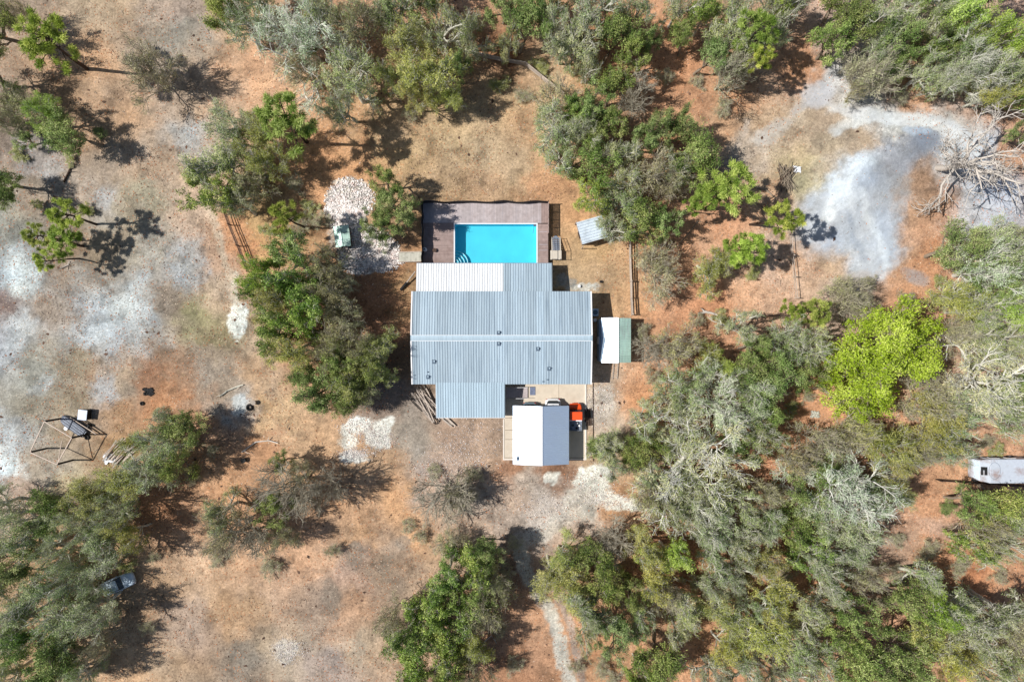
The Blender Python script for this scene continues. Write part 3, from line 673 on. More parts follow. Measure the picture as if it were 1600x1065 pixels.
# pool bits
p = P(664, 390, DZ+.3)
r_ = empty('pool_filter_canister', (p.x, p.y, DZ), 'white plastic canister standing in the left corner of the pool deck', 'canister')
mb = MB(); mb.tube([(p.x, p.y, DZ), (p.x, p.y, DZ+.55), (p.x, p.y, DZ+.68)], [.26, .26, .14], 16); mb.build('body', 'plastic_white', r_, smooth=False)
mb = MB(); mb.tube([(p.x, p.y, DZ+.68), (p.x, p.y, DZ+.76)], .09, 12); mb.build('cap', 'vent', r_)
mb = MB(); mb.tube([(p.x-.15, p.y+.2, DZ+.05), (p.x-.18, p.y+1.2, DZ+.06), (p.x-.15, p.y+2.6, DZ+.05)], .03, 6); mb.build('hose', 'pipe_pale', r_)
p = P(679, 391, DZ+.2); mb = MB(); mb.tube([(p.x, p.y, DZ), (p.x, p.y, DZ+.3)], [.2, .26], 12)
o = mb.build('flower_pot', 'wood_dark', loc=(p.x, p.y, DZ)); tag(o, 'small dark round pot on the brown boards left of the pool', 'pot')

# white boardwalk to the deck
a = P(623, 393, .5); b_ = P(659, 409.5, .5)
walk = empty('wooden_ramp', ((a.x+b_.x)/2, (a.y+b_.y)/2, 0), 'chalky white wooden ramp between the rock bed and the pool deck', 'ramp')
mb = MB(); n = 16
for i in range(n):
    x0 = a.x+(b_.x-a.x)*i/n; z0 = .35+.4*i/n; mb.box(x0, x0+(b_.x-a.x)/n-.01, b_.y+.12, a.y-.12, z0-.04, z0)
mb.build('planks', 'wood_white', walk)
for yy in (a.y-.06, b_.y+.06):
    mb = MB(); mb.bar((a.x, yy, .40), (b_.x, yy, .84), .1, .16); mb.build('side_rail', 'wood_grey', walk)
for xx in (a.x+.15, (a.x+b_.x)/2):
    for yy in (a.y-.08, b_.y+.08):
        mb = MB(); mb.box(xx-.04, xx+.04, yy-.03, yy+.03, 0, .45); mb.build('leg', 'wood_grey', walk)

# landing with stairs right of deck
st_ = empty('deck_stairs', P(868, 390, 0), 'cream landing with metal stairs climbing down beside the pool deck', 'stairs')
a = P(860, 391, .85); b_ = P(877.5, 405.5, .85)
mb = MB(); mb.box(a.x, b_.x, b_.y, a.y, .72, .82); mb.build('landing', 'cream_panel', st_, bevel=.02)
mb = MB()
for (xx, yy) in ((a.x+.08, a.y-.08), (b_.x-.08, a.y-.08), (b_.x-.08, b_.y+.08), (a.x+.08, b_.y+.08)): mb.box(xx-.04, xx+.04, yy-.04, yy+.04, 0, .72)
mb.build('landing_legs', 'wood_dark', st_)
sx0 = P(861.5, 0, .5).x; sx1 = P(875.5, 0, .5).x; sy0 = a.y; sy1 = P(0, 367, .5).y
for i in range(6):
    y0 = sy0+(sy1-.3-sy0)*i/6; z0 = .74-.12*i
    mb = MB(); mb.box(sx0+.1, sx1-.1, y0+.03, y0+.24, z0-.03, z0); mb.build('tread', 'alu', st_)
for xx in (sx0+.04, sx1-.04):
    mb = MB(); mb.bar((xx, sy0, .74), (xx, sy1-.25, .08), .06, .16); mb.build('stringer', 'cream_panel', st_)
    mb = MB(); mb.tube([(xx, sy0-1.15, 1.75), (xx, sy0, 1.75), (xx, sy1-.35, 1.05)], .035, 8); mb.bar((xx, sy0, 1.3), (xx, sy1-.35, .6), .03)
    for (yy, zb, zt) in ((sy0-1.1, .82, 1.75), (sy0, .8, 1.75), (sy1-.38, .1, 1.05)): mb.tube([(xx, yy, zb), (xx, yy, zt)], .03, 8)
    mb.build('handrail', 'cream_panel', st_)
mb = MB(); mx = (sx0+sx1)/2; mb.solid([(sx0, sy1-.4, .02), (sx1, sy1-.4, .02), (mx, sy1+.02, .02)], [(sx0, sy1-.4, .09), (sx1, sy1-.4, .09), (mx, sy1+.02, .09)]); mb.build('foot_pad', 'alu', st_)

# ------------------------------------------------------------------ driveway slab, kerbs
gx = lambda px, z=0: P(px, 0, z).x
gy = lambda py, z=0: P(0, py, z).y
mb = MB(); mb.box(gx(787.5), gx(914), gy(716.5), gy(597), -.2, .06); o = mb.build('driveway_slab', 'concrete'); o['kind'] = 'structure'
mb = MB()
for py in (652.5, 671.5, 686): mb.box(gx(789), gx(804), gy(py)-.03, gy(py)+.03, .06, .064)
mb.box(gx(873)-.02, gx(873)+.02, gy(714), gy(597), .06, .064); mb.box(gx(789), gx(912), gy(714.6)-.04, gy(714.6)+.04, .06, .064)
mb.box(gx(834), gx(912), gy(640)-.02, gy(640)+.02, .0604, .0644)
o = mb.build('slab_joints', 'joint'); o['kind'] = 'structure'
mb = MB(); mb.box(gx(786), gx(787.6), gy(718), gy(654), -.1, .12); mb.box(gx(787.6), gx(916), gy(718), gy(716.4), -.1, .12); mb.box(gx(913.8), gx(916), gy(716.4), gy(600), -.1, .12)
o = mb.build('kerb', 'concrete_edge'); o['kind'] = 'structure'
mb = MB(); mb.bar(P(926.5, 598, .05), P(927, 720, .05), .08, .1); mb.bar(P(927, 714, .05), P(916, 714.5, .05), .08, .1)
o = mb.build('garden_edging', 'wood_dark', loc=P(926.5, 660)); tag(o, 'thin dark edging strip right of the concrete driveway', 'edging')
# stair/ramp near front door
rs = empty('entrance_ramp', P(808, 612, 0), 'grey slatted entrance ramp with white rails between front porch and driveway', 'ramp')
mb = MB(); x0, x1 = gx(791, .4), gx(824.5, .4); y1, y0 = gy(604.5, .4), gy(621.5, .4)
n = 22
for i in range(n): xx = x0+(x1-x0)*i/n; z = .48-.25*i/n; mb.box(xx, xx+(x1-x0)/n-.015, y0, y1, z-.04, z)
mb.build('slats', 'deck', rs)
for yy in (y0, y1):
    mb = MB(); mb.bar((x0+1.2, yy, 1.3), (x1, yy, 1.15), .05, .05)
    for f in (.45, .72, 1.0): mb.bar((x0+(x1-x0)*f-.02, yy, .2), (x0+(x1-x0)*f-.02, yy, 1.2), .05)
    mb.build('handrail', 'trim', rs)
mb = MB(); mb.bar((x0, y0, .42), (x1, y0, .2), .06, .15); mb.bar((x0, y1, .42), (x1, y1, .2), .06, .15); mb.build('side_board', 'wood_grey', rs)
mb = MB(); a = P(828, 604, .1); b_ = P(836.5, 617, .1); mb.box(a.x, b_.x, b_.y, a.y, .06, .10)
o = mb.build('door_mat', 'cloth', loc=((a.x+b_.x)/2, (a.y+b_.y)/2, .06)); tag(o, 'dark grey blue mat on the concrete beside the entrance ramp', 'mat')

# ------------------------------------------------------------------ carport
cp = empty('carport', P(845, 678, 0), 'steel carport with a bright white left slope and blue grey right slope over the driveway', 'carport')
ze, zr = 2.55, 3.45
cx0, cx1 = gx(801.5, ze), gx(889, ze); cxm = gx(846.5, zr); cy1, cy0 = gy(633.5, ze), gy(725, ze)
mb = MB(); sheet(mb, cy0, cy1, (cx0, ze), (cxm, zr), along='x', h=.03, period=.26); mb.build('roof_slope', 'carport', cp)
mb = MB(); sheet(mb, cy0, cy1, (cxm, zr), (cx1, ze), along='x', h=.03, period=.26); mb.build('roof_slope', 'carport', cp)
mb = MB(); mb.bar((cxm, cy0-.02, zr+.04), (cxm, cy1+.02, zr+.04), .2, .03); mb.build('ridge_cap', 'trim', cp)
for yy in (cy0+.15, (cy0+cy1)/2, cy1-.15):
    for xx in (cx0+.1, cx1-.1):
        mb = MB(); mb.bar((xx, yy, 0), (xx, yy, ze-.08), .07); mb.build('leg', 'alu', cp)
    mb = MB(); mb.bar((cx0+.1, yy, ze-.1), (cxm, yy, zr-.12), .06); mb.bar((cx1-.1, yy, ze-.1), (cxm, yy, zr-.12), .06); mb.build('rafter', 'alu', cp)
p = P(809, 716, 2.75); mb = MB(); mb.T = rot(p.x, p.y, 12); mb.box(-.13, .13, -.22, .22, 2.72, 2.86); mb.box(-.10, .10, -.18, .18, 2.86, 2.89)
mb.build('roof_vent', 'vent', cp)

# ------------------------------------------------------------------ vehicles
def ring(y, hw, zb, zt, sh=.25, n=4):
    """car cross section at y"""
    r = min(sh, (zt-zb)*.45)
    pts = [(-hw*.92, y, zb), (hw*.92, y, zb), (hw, y, zb+(zt-zb)*.35)]
    for i in range(n+1):
        t = i/n*math.pi/2; pts.append((hw-r*(1-math.cos(t))*1.0 - 0, y, zt-r+r*math.sin(t)) if False else (hw-r+r*math.cos(t), y, zt-r+r*math.sin(t)))
    for i in range(n+1):
        t = math.pi/2+i/n*math.pi/2; pts.append((-hw+r+r*math.cos(t), y, zt-r+r*math.sin(t)))
    pts.append((-hw, y, zb+(zt-zb)*.35))
    return pts
def wheel(parent, T, x, y, r=.33, w=.22):
    mb = MB(); mb.T = T; mb.tube([(x-w/2, y, r), (x-w/2+.03, y, r), (x+w/2-.03, y, r), (x+w/2, y, r)], [r*.9, r, r, r*.9], 20); wt = mb.build('wheel', 'black', parent)
    mb = MB(); mb.T = T; s_ = 1 if x > 0 else -1; mb.tube([(x+s_*(w/2), y, r), (x+s_*(w/2+.015), y, r)], [r*.6, r*.55], 14); mb.build('rim', 'alu', wt)
def car(name, loc, ang, paint, label, L=4.5, Wd=1.85, Ht=1.7, suv=True):
    root = empty(name, (loc[0], loc[1], loc[2]), label, 'car'); T = rot(loc[0], loc[1], ang, loc[2]); hw = Wd/2
    mb = MB(); mb.T = T
    st = [(-L/2-.06, .45, .45, .66), (-L/2, .66, .40, .74), (-L/2+.12, .86, .28, .84), (-L/2+.4, .97, .24, .92), (-L*.15, 1, .22, .98), (L*.2, 1, .22, 1.0), (L/2-.5, .98, .24, 1.0), (L/2-.16, .92, .28, .94), (L/2-.02, .78, .36, .86), (L/2+.07, .55, .42, .76)]
    mb.loft([ring(y, hw*k, zb, zt, .16) for (y, k, zb, zt) in st]); body = mb.build('body', paint, root, smooth=True)
    mb = MB(); mb.T = T; z0 = .9
    yb = L/2-.15 if suv else L/2-.95
    cab = [(-L*.20, .86, z0, z0+.04), (-L*.06, .84, z0, Ht-.06), (L*.05, .83, z0, Ht-.02), (yb-.4, .80, z0, Ht-.04), (yb-.14, .70, z0, Ht-.3 if suv else z0+.2), (yb, .52, z0, z0+.06)]
    mb.loft([ring(y, hw*k, zb, max(zt, zb+.03), .2) for (y, k, zb, zt) in cab]); g = mb.build('window_glass', 'glass', root, smooth=True)
    mb = MB(); mb.T = T
    rf = [(-L*.07, .66, Ht-.10, Ht-.04), (L*.0, .74, Ht-.07, Ht+.005), (yb-.5, .72, Ht-.08, Ht), (yb-.33, .68, Ht-.11, Ht-.03)]
    mb.loft([ring(y, hw*k, zb, zt, .05) for (y, k, zb, zt) in rf]); mb.build('roof', paint, root, smooth=True)
    for s_ in (-1, 1):
        for yy in (-L*.31, L*.31): wheel(root, T, s_*(hw-.1), yy)
        mb = MB(); mb.T = T; mb.box(s_*hw*.72-.16, s_*hw*.72+.16, -L/2+.02, -L/2+.12, .58, .72); mb.build('headlight', 'lamp_clear', root)
        mb = MB(); mb.T = T; mb.box(s_*hw*.74-.12, s_*hw*.74+.12, L/2-.08, L/2+.01, .62, .82); mb.build('tail_light', 'lamp_red', root)
        mb = MB(); mb.T = T; mb.box(s_*(hw+.02)-.08, s_*(hw+.02)+.08, -L*.12, -L*.12+.1, .95, 1.1); mb.build('mirror', paint, root)
    return root
# front of car is local -y; ang 180 turns the nose up the picture
p = P(864, 624, 1.0); car('parked_car', (p.x, p.y-2.25, .06), 0, 'white_paint', 'white car with its rear end showing above the carport roof edge', L=4.6, Wd=2.0, Ht=1.6, suv=True)
p = P(827.5, 629.0, 1.0); car('parked_car', (p.x, p.y-2.2, .06), 0, 'grey_paint', 'slate grey car almost hidden under the carport, left of the white car', L=4.4, Wd=1.75, Ht=1.45, suv=True)

# orange utility vehicle
def utv():
    a = P(887.5, 629.5, 1.0); b = P(910.5, 672.5, 1.0); cx = (a.x+b.x)/2; cy = (a.y+b.y)/2; L = a.y-b.y; hw = .82
    root = empty('utility_vehicle', (cx, cy, .06), 'orange utility vehicle with loaded cargo bed parked right of the carport', 'utility vehicle'); T = rot(cx, cy, 0, .06)
    f = L/2
    mb = MB(); mb.T = T
    st = [(f, .45, .45, .70), (f-.10, .62, .38, .86), (f-.3, .74, .35, .98), (f-.75, .80, .35, 1.08)]
    mb.loft([ring(y, k, zb, zt, .14) for (y, k, zb, zt) in st]); mb.build('hood', 'orange', root, smooth=True)
    mb = MB(); mb.T = T; mb.box(-.72, .72, -f+.1, f-.75, .32, .5); mb.build('chassis', 'black', root)
    mb = MB(); mb.T = T; mb.poly([(-.72, f-.76, 1.08), (.72, f-.76, 1.08), (.66, f-1.02, 1.82), (-.66, f-1.02, 1.82)]); mb.poly([(-.72, f-.78, 1.08), (-.66, f-1.04, 1.82), (.66, f-1.04, 1.82), (.72, f-.78, 1.08)]); mb.build('windshield', 'glass', root)
    mb = MB(); mb.T = T; mb.box(-.76, .76, -.28, f-.98, 1.86, 1.95); mb.build('roof', 'orange', root, bevel=.03)
    for sx in (-.7, .7):
        mb = MB(); mb.T = T; mb.bar((sx, f-.76, 1.0), (sx, f-1.0, 1.88), .05); mb.bar((sx, -.22, .6), (sx, -.22, 1.88), .05); mb.build('roll_bar', 'black', root)
        for yy in (f-.55, -f+.6): wheel(root, T, sx, yy, .31, .24)
        mb = MB(); mb.T = T; mb.tube([(sx*.6, f-.12, .72), (sx*.6, f-.02, .70)], .08, 12); mb.build('headlight', 'lamp_clear', root)
    mb = MB(); mb.T = T; mb.box(-.6, .6, -.15, .3, .5, .85); mb.box(-.6, .6, -.2, -.12, .85, 1.35); mb.build('seat', 'black', root)
    mb = MB(); mb.T = T; mb.box(-.76, .76, -.50, -.30, 1.28, 1.34); mb.box(-.76, -.3, -.40, -.28, .9, 1.3); mb.build('cargo_guard', 'plastic_white', root)
    mb = MB(); mb.T = T
    mb.box(-.76, .76, -f+.02, -.45, .72, .78); mb.box(-.78, -.74, -f+.02, -.45, .78, 1.08); mb.box(.74, .78, -f+.02, -.45, .78, 1.08); mb.box(-.74, .74, -f, -f+.05, .78, 1.08); mb.box(-.74, .74, -.5, -.46, .78, 1.08)
    mb.build('cargo_bed', 'alu', root)
    rnd = random.Random(3)
    for k in range(9):
        x = rnd.uniform(-.55, .5); y = rnd.uniform(-f+.25, -.7); w = rnd.uniform(.12, .28); h = rnd.uniform(.1, .3)
        mb = MB(); mb.T = T @ rot(x, y, rnd.uniform(0, 90)); 
        if k % 3 == 0:
            mb.tube([(0, 0, .79), (0, 0, .79+h), (0, 0, .82+h)], [w*.6, w*.65, w*.4], 12)
        else:
            mb.solid([(-w/2, -w/2, .79), (w/2, -w/2, .79), (w/2, w/2, .79), (-w/2, w/2, .79)], [(-w/2.4, -w/2.2, .79+h), (w/2.3, -w/2.4, .79+h), (w/2.2, w/2.5, .80+h), (-w/2.5, w/2.3, .78+h)])
        o = mb.build(['bucket', 'tool_box', 'cloth_bag'][k % 3], ['black', 'cloth', 'plastic_white', 'vent'][k % 4], loc=Vector((cx+x, cy+y, .85)))
        tag(o, ['black', 'blue grey', 'white', 'dark navy'][k % 4]+[' round bucket in the bed of the orange utility vehicle', ' small box in the bed of the orange utility vehicle', ' lumpy bag in the bed of the orange utility vehicle'][k % 3], ['bucket', 'box', 'bag'][k % 3], 'odds and ends in the cargo bed')
utv()

# ------------------------------------------------------------------ sheds
# right shed: white roof with a gable towards the house and a green lean-to
sh = empty('storage_shed', P(955, 532, 0), 'shed with pale blue wall and a white and green metal roof right of the house', 'shed')
ze = 2.7
sx0, sxm, sx1 = gx(941, ze), gx(965, ze+.1), gx(985, 2.2); sy1, sy0 = gy(496.5, ze), gy(566.5, ze); sym = (sy0+sy1)/2; zr = 3.5
mb = MB(); wx = gx(937, ze)
walls(mb, wx+.02, sxm-.05, sy0+.15, sy1-.15, 0, ze-.45, .1)
mb.build('wall', 'wall_blue', sh)
mb = MB()
mb.solid([(sx0-.05, sy0, ze-.3), (sxm, sy0, zr-.25), (sxm, sym, zr-.25), (sx0+.42, sym, ze-.12)], [(sx0-.05, sy0, ze-.25), (sxm, sy0, zr-.2), (sxm, sym, zr-.2), (sx0+.42, sym, ze-.07)], .5)
mb.solid([(sx0+.42, sym, ze-.12), (sxm, sym, zr-.25), (sxm, sy1, zr-.25), (sx0-.05, sy1, ze-.3)], [(sx0+.42, sym, ze-.07), (sxm, sym, zr-.2), (sxm, sy1, zr-.2), (sx0-.05, sy1, ze-.25)], .5)
rf = mb.build('roof', 'carport', sh)
mb = MB(); mb.box(sx0-.15, sx0+.5, sy0+.1, sy1-.1, ze-.42, ze-.38); mb.build('eave_board', 'wall_blue', sh)
mb = MB(); mb.bar((sxm, sy0, zr-.17), (sxm, sy1, zr-.17), .14, .04); mb.build('ridge_cap', 'trim', rf)
mb = MB(); sheet(mb, sy0+.02, sy1-.02, (sxm+.02, zr-.22), (sx1, 2.5), along='x', period=.3); mb.build('side_roof', 'roof_green', sh)
for yy in (sy0+.2, sym, sy1-.2):
    mb = MB(); mb.bar((sx1-.12, yy, 0), (sx1-.12, yy, 2.4), .09); mb.build('post', 'wood_grey', sh)
mb = MB(); mb.box(wx-.04, wx+.02, sym-.45, sym+.45, .1, 2.05); d = mb.build('door', 'trim', sh)
mb = MB(); mb.box(wx-.09, wx-.04, sym+.3, sym+.36, 1.0, 1.12); mb.build('handle', 'black', d)
for yy in (sym-.6, sym+.6):
    mb = MB(); mb.box(wx-.02, wx+.02, yy-.12, yy+.12, 1.9, 2.1); mb.build('gable_vent', 'vent', sh)

# slatted pallet/ladder below that shed
ld = empty('wooden_ladder', P(963, 580, 0), 'weathered wooden ladder lying on the ground below the right shed', 'ladder')
for px in (959, 966):
    mb = MB(); mb.bar(P(px, 566, .12), P(px-2, 592, .08), .12, .12); mb.build('side_rail', 'wood_pale', ld)
for i in range(6):
    py = 569+i*4; mb = MB(); mb.bar(P(959-i*.3, py, .2), P(966-i*.3, py, .2), .08, .05); mb.build('rung', 'wood_pale', ld)

# small white tin shed, upper right of deck
def tin_shed(px, py, w, d, ang, zl, zh, mt, name, label, wallm='wood_grey'):
    c = P(px, py, zl); root = empty(name, (c.x, c.y, 0), label, 'shed')
    mb = MB(); mb.T = rot(c.x, c.y, ang)
    sheet(mb, -w/2, w/2, (-d/2, zl), (d/2, zh), period=.32, along='x' if mt == 'tin' else 'y', h=.05) if mt != 'tin' else sheet(mb, -d/2, d/2, (-w/2, zl), (w/2, zl), period=.36, along='x', h=.10)
    mb.build('roof', mt, root)
    mb = MB(); mb.T = rot(c.x, c.y, ang); walls(mb, -w/2+.15, w/2-.15, -d/2+.15, d/2-.15, 0, zl-.08, .06); mb.build('wall', wallm, root)
    mb = MB(); mb.T = rot(c.x, c.y, ang); mb.box(-w/2+.09, -w/2+.15, -.4, .4, .05, 1.6); dd = mb.build('door', 'wood_dark', root)
    mb = MB(); mb.T = rot(c.x, c.y, ang); mb.box(-w/2+.05, -w/2+.09, .22, .28, .8, .95); mb.build('handle', 'alu', dd)
    for (x, y) in ((-w/2+.05, d/2+.1), (-w/2+.02, -d/2-.25)):
        mb = MB(); mb.T = rot(c.x, c.y, ang); mb.bar((x, y, 0), (x, y, zl+.2), .08); mb.build('post', 'wood_pale', root)
    return root
tin_shed(925, 359, 3.2, 2.75, 16, 2.2, 2.2, 'tin', 'tin_shed', 'small tilted white corrugated tin shed right of the swimming pool')
# green tin hutch, two panes
c = P(534.5, 369, 1.5); hu = empty('garden_hutch', (c.x, c.y, 0), 'small hut with weathered green tin roof beside the white rock bed', 'hut')
T = rot(c.x, c.y, 7)
mb = MB(); mb.T = T
for s_ in (-1, 1):
    mb.solid([(0, -1.3, 1.62), (s_*.95, -1.3, 1.42), (s_*.95, 1.3, 1.42), (0, 1.3, 1.62)], [(0, -1.3, 1.66), (s_*.95, -1.3, 1.46), (s_*.95, 1.3, 1.46), (0, 1.3, 1.66)])
mb.build('roof', 'roof_green', hu)
mb = MB(); mb.T = T
for yy in (-.45, .4): mb.bar((-.95, yy, 1.49), (0, yy, 1.69), .03, .02); mb.bar((.95, yy, 1.49), (0, yy, 1.69), .03, .02)
mb.bar((0, -1.3, 1.69), (0, 1.3, 1.69), .05, .03); mb.build('roof_batten', 'vent', hu)
mb = MB(); mb.T = T; walls(mb, -.8, .8, -1.15, 1.15, 0, 1.4, .05); mb.build('wall', 'wood_dark', hu)
mb = MB(); mb.T = T; mb.box(-.3, .3, -1.19, -1.15, .05, 1.2); mb.build('door', 'wood_grey', hu)

# air conditioner and box beside the house
c = P(927, 488, .5); ac = empty('air_conditioner', (c.x, c.y, 0), 'blue grey air conditioner box against the right wall of the house', 'air conditioner')
mb = MB(); mb.box(c.x-.15, c.x+.6, c.y-.45, c.y+.45, 0, .9); mb.build('casing', 'blue_paint', ac, bevel=.02)
mb = MB(); mb.tube([(c.x+.22, c.y, .9), (c.x+.22, c.y, .93)], .3, 20); mb.build('fan_grille', 'vent', ac)
c = P(928, 500, .3); mb = MB(); mb.tube([(c.x+.1, c.y, 0), (c.x+.1, c.y, .7), (c.x+.1, c.y, .8)], [.22, .22, .08], 14)
o = mb.build('gas_bottle', 'plastic_white', loc=(c.x+.1, c.y, 0)); tag(o, 'short white gas bottle beside the air conditioner', 'gas bottle')

# ------------------------------------------------------------------ fences
def rail_fence(pts, label, wood='wood_grey', zrails=(.45, .85, 1.2), step=2.4, w=.09, lean=.03, group=None):
    root = empty('rail_fence', P(*pts[0], 0), label, 'fence', group)
    for a, b in zip(pts[:-1], pts[1:]):
        A = P(*a, 0); B = P(*b, 0); n = max(1, int(round((B-A).length/step)))
        off = [Vector((U(-lean, lean), U(-lean, lean), 0)) for _ in range(n+1)]
        for i in range(n+1):
            q = A.lerp(B, i/n); z = gz(q.x, q.y)
            mb = MB(); mb.bar((q.x, q.y, z-.1), (q.x+off[i].x*2, q.y+off[i].y*2, z+1.35), .12); mb.build('post', wood, root)
        for zr_ in zrails:
            mb = MB()
            for i in range(n):
                q0 = A.lerp(B, i/n); q1 = A.lerp(B, (i+1)/n)
                mb.bar(Vector((q0.x, q0.y, gz(q0.x, q0.y)+zr_))+off[i], Vector((q1.x, q1.y, gz(q1.x, q1.y)+zr_+U(-.06, .06)))+off[i+1], w, w*1.1)
            mb.build('rail', wood, root)
rail_fence([(354, 330), (362, 352), (376, 385), (392, 425)], 'dark wooden rail fence running down beside the big green tree left of the house', 'wood_dark', w=.07)
rail_fence([(982, 372), (984, 440), (986, 492)], 'pale post and rail fence standing right of the tin shed and above the right shed', 'wood_pale', w=.11)
rail_fence([(1229, 335), (1234, 400), (1241, 466)], 'rail fence running down between the pines and the grey sand clearing', 'wood_pale', w=.055, zrails=(.5, 1.0))
rail_fence([(742, 88), (784, 97), (820, 103), (846, 124), (898, 166)], 'pale rail fence crossing the woods above the back yard', 'wood_pale', w=.14)
rail_fence([(1276, 600), (1296, 622), (1326, 652)], 'short rail fence under the lower left side of the lime green tree', 'wood_pale', w=.1)
rail_fence([(1462, 748), (1530, 753), (1620, 759)], 'dark rail fence running along the lower side of the white camper', 'wood_dark', w=.08)
rail_fence([(560, 60), (540, 100), (498, 140), (462, 165)], 'grey rail fence half hidden by the oaks above the tall pine', 'wood_grey', w=.07)

# ------------------------------------------------------------------ camper on the right
def camper():
    zt = 2.3; a = P(1546, 717, zt); b = P(1612, 755, zt); x0, x1, y1, y0 = a.x, b.x, a.y, b.y
    root = empty('camper_van', ((x0+x1)/2, (y0+y1)/2, 0), 'old white motor home with rust stains parked at the right edge', 'camper')
    mb = MB(); mb.box(x0, x1, y0, y1, .5, zt); mb.build('body', 'white_rust', root, bevel=.12)
    f = P(1521, 735, 1.6).x; z1 = 1.55
    mb = MB(); ym = (y0+y1)/2
    mb.loft([[(x0, y0+.1, .5), (x0, y1-.1, .5), (x0, y1-.1, 2.15), (x0, y0+.1, 2.15)], [(x0-.9, y0+.22, .45), (x0-.9, y1-.15, .45), (x0-.9, y1-.15, 1.95), (x0-.9, y0+.22, 1.95)], [(f+.05, y0+.55, .45), (f+.05, y1-.12, .45), (f+.05, y1-.12, 1.4), (f+.05, y0+.55, 1.4)], [(f-.02, y0+.65, .6), (f-.02, y1-.2, .6), (f-.02, y1-.2, 1.2), (f-.02, y0+.65, 1.2)]])
    mb.build('cab', 'white_rust', root)
    mb = MB(); mb.solid([(x0-.84, ym-.5, 1.97), (x0-.15, ym-.5, 2.12), (x0-.15, ym+.5, 2.12), (x0-.84, ym+.5, 1.97)], [(x0-.84, ym-.5, 1.985), (x0-.15, ym-.5, 2.145), (x0-.15, ym+.5, 2.145), (x0-.84, ym+.5, 1.985)]); mb.build('roof_hatch', 'black', root)
    mb = MB(); mb.box(x0-.62, x0-.5, ym-.5, ym+.1, 2.05, 2.13); mb.build('hatch_bar', 'white_rust', root)
    mb = MB(); mb.solid([(f+.1, y0+.6, 1.42), (x0-.95, y0+.34, 1.93), (x0-.95, y1-.3, 1.93), (f+.1, y1-.3, 1.42)], [(f+.1, y0+.6, 1.45), (x0-.95, y0+.34, 1.96), (x0-.95, y1-.3, 1.96), (f+.1, y1-.3, 1.45)]); mb.build('windshield', 'blue_paint', root)
    mb = MB(); ring_ = [P(1554+9*math.cos(t), 735+13*math.sin(t), zt+.02) for t in [i*2*math.pi/24 for i in range(25)]]; mb.tube(ring_, .02, 5); mb.build('roof_seam', 'alu', root)
    for yy in (y0+.02, y1-.02):
        for xx in (x0-.5, x1-1.3):
            mb = MB(); mb.tube([(xx, yy-.12, .38), (xx, yy+.12, .38)], .38, 18); w_ = mb.build('wheel', 'black', root)
            mb = MB(); mb.tube([(xx, yy-.135, .38), (xx, yy+.135, .38)], .2, 12); mb.build('rim', 'alu', w_)
    for xx in (x0+1, x0+3): window(xx, y0, 1.2, .9, .6, 'y-', root); window(xx, y1, 1.2, .9, .6, 'y+', root)
camper()
# old light blue car under the lower left trees
p = P(180, 914, 1.2); car('abandoned_car', (p.x, p.y, 0), 113, 'blue_paint', 'abandoned light blue car half covered by the lower left oaks', L=4.3, Wd=1.75, Ht=1.4, suv=False)

# ------------------------------------------------------------------ pipe frame, boat, chest at left
FH = 3.0
fr_ = empty('canopy_frame', P(95, 690, 0), 'bare canopy frame of pale pipes on black posts standing in the left field', 'frame')
cor = [P(70, 658, FH), P(112.5, 683.5, FH), P(89.5, 725, FH), P(47.5, 706, FH)]
for i in range(4):
    q = cor[i]; mb = MB(); mb.bar((q.x, q.y, 0), (q.x, q.y, FH-.03), .20); mb.build('post', 'post_black', fr_)
    mb = MB(); mb.bar(q+Vector((0, 0, .03+.001*i)), cor[(i+1) % 4]+Vector((0, 0, .03+.001*i)), .10, .08); mb.build('beam', 'pipe_pale', fr_)
mb = MB(); mb.bar(P(97, 688, 2.2), P(91, 722, 2.9), .07); mb.build('brace', 'pipe_pale', fr_)

def boat():
    A = P(94, 652, .6); B = P(131, 678, .6); c = (A+B)/2; ang = math.degrees(math.atan2(B.y-A.y, B.x-A.x)); L = (B-A).length
    root = empty('jon_boat', (c.x, c.y, 0), 'dull silver flat bottomed boat lying upturned beside the canopy frame', 'boat'); T = rot(c.x, c.y, ang)
    mb = MB(); mb.T = T; rings = []
    for (x, w, z, zt) in ((-L/2, .32, .15, .32), (-L/2+.35, .52, .04, .55), (-L/4, .68, .03, .62), (L/4, .70, .03, .62), (L/2-.1, .66, .03, .60), (L/2, .5, .1, .5)):
        rings.append([(x, -w, z), (x, -w*.80, zt), (x, w*.80, zt), (x, w, z)])
    mb.loft(rings); mb.build('hull', 'alu_dull', root)
    mb = MB(); mb.T = T
    for y in (-.3, 0, .3): mb.bar((-L/2+.5, y, .63), (L/2-.15, y, .66), .03, .03)
    mb.build('keel_strips', 'alu', root)
    mb = MB(); mb.T = T; mb.box(L/2-.02, L/2+.03, -.4, .4, .12, .5); mb.build('transom', 'alu', root)
boat()
def slab_box(px0, py0, px1, py1, z, ang, m, name, label, cat, lid=None):
    a = P(px0, py0, z); b = P(px1, py1, z); c = (a+b)/2; w = abs(b.x-a.x)/2; h = abs(b.y-a.y)/2
    root = empty(name, (c.x, c.y, 0), label, cat); T = rot(c.x, c.y, ang)
    mb = MB(); mb.T = T; mb.box(-w+.05, w-.05, -h+.05, h-.05, 0, z-.06); mb.build('box_body', 'black', root)
    mb = MB(); mb.T = T; mb.box(-w, w, -h, h, z-.06, z); mb.build('lid', m, root, bevel=.02)
    mb = MB(); mb.T = T; mb.box(-.15, .15, -h-.04, -h+.04, z-.25, z-.2); mb.build('handle', 'alu', root)
slab_box(121.5, 640, 136, 656, 1.0, -6, 'alu', 'tool_chest', 'silver topped black chest standing in the field above the boat', 'chest')
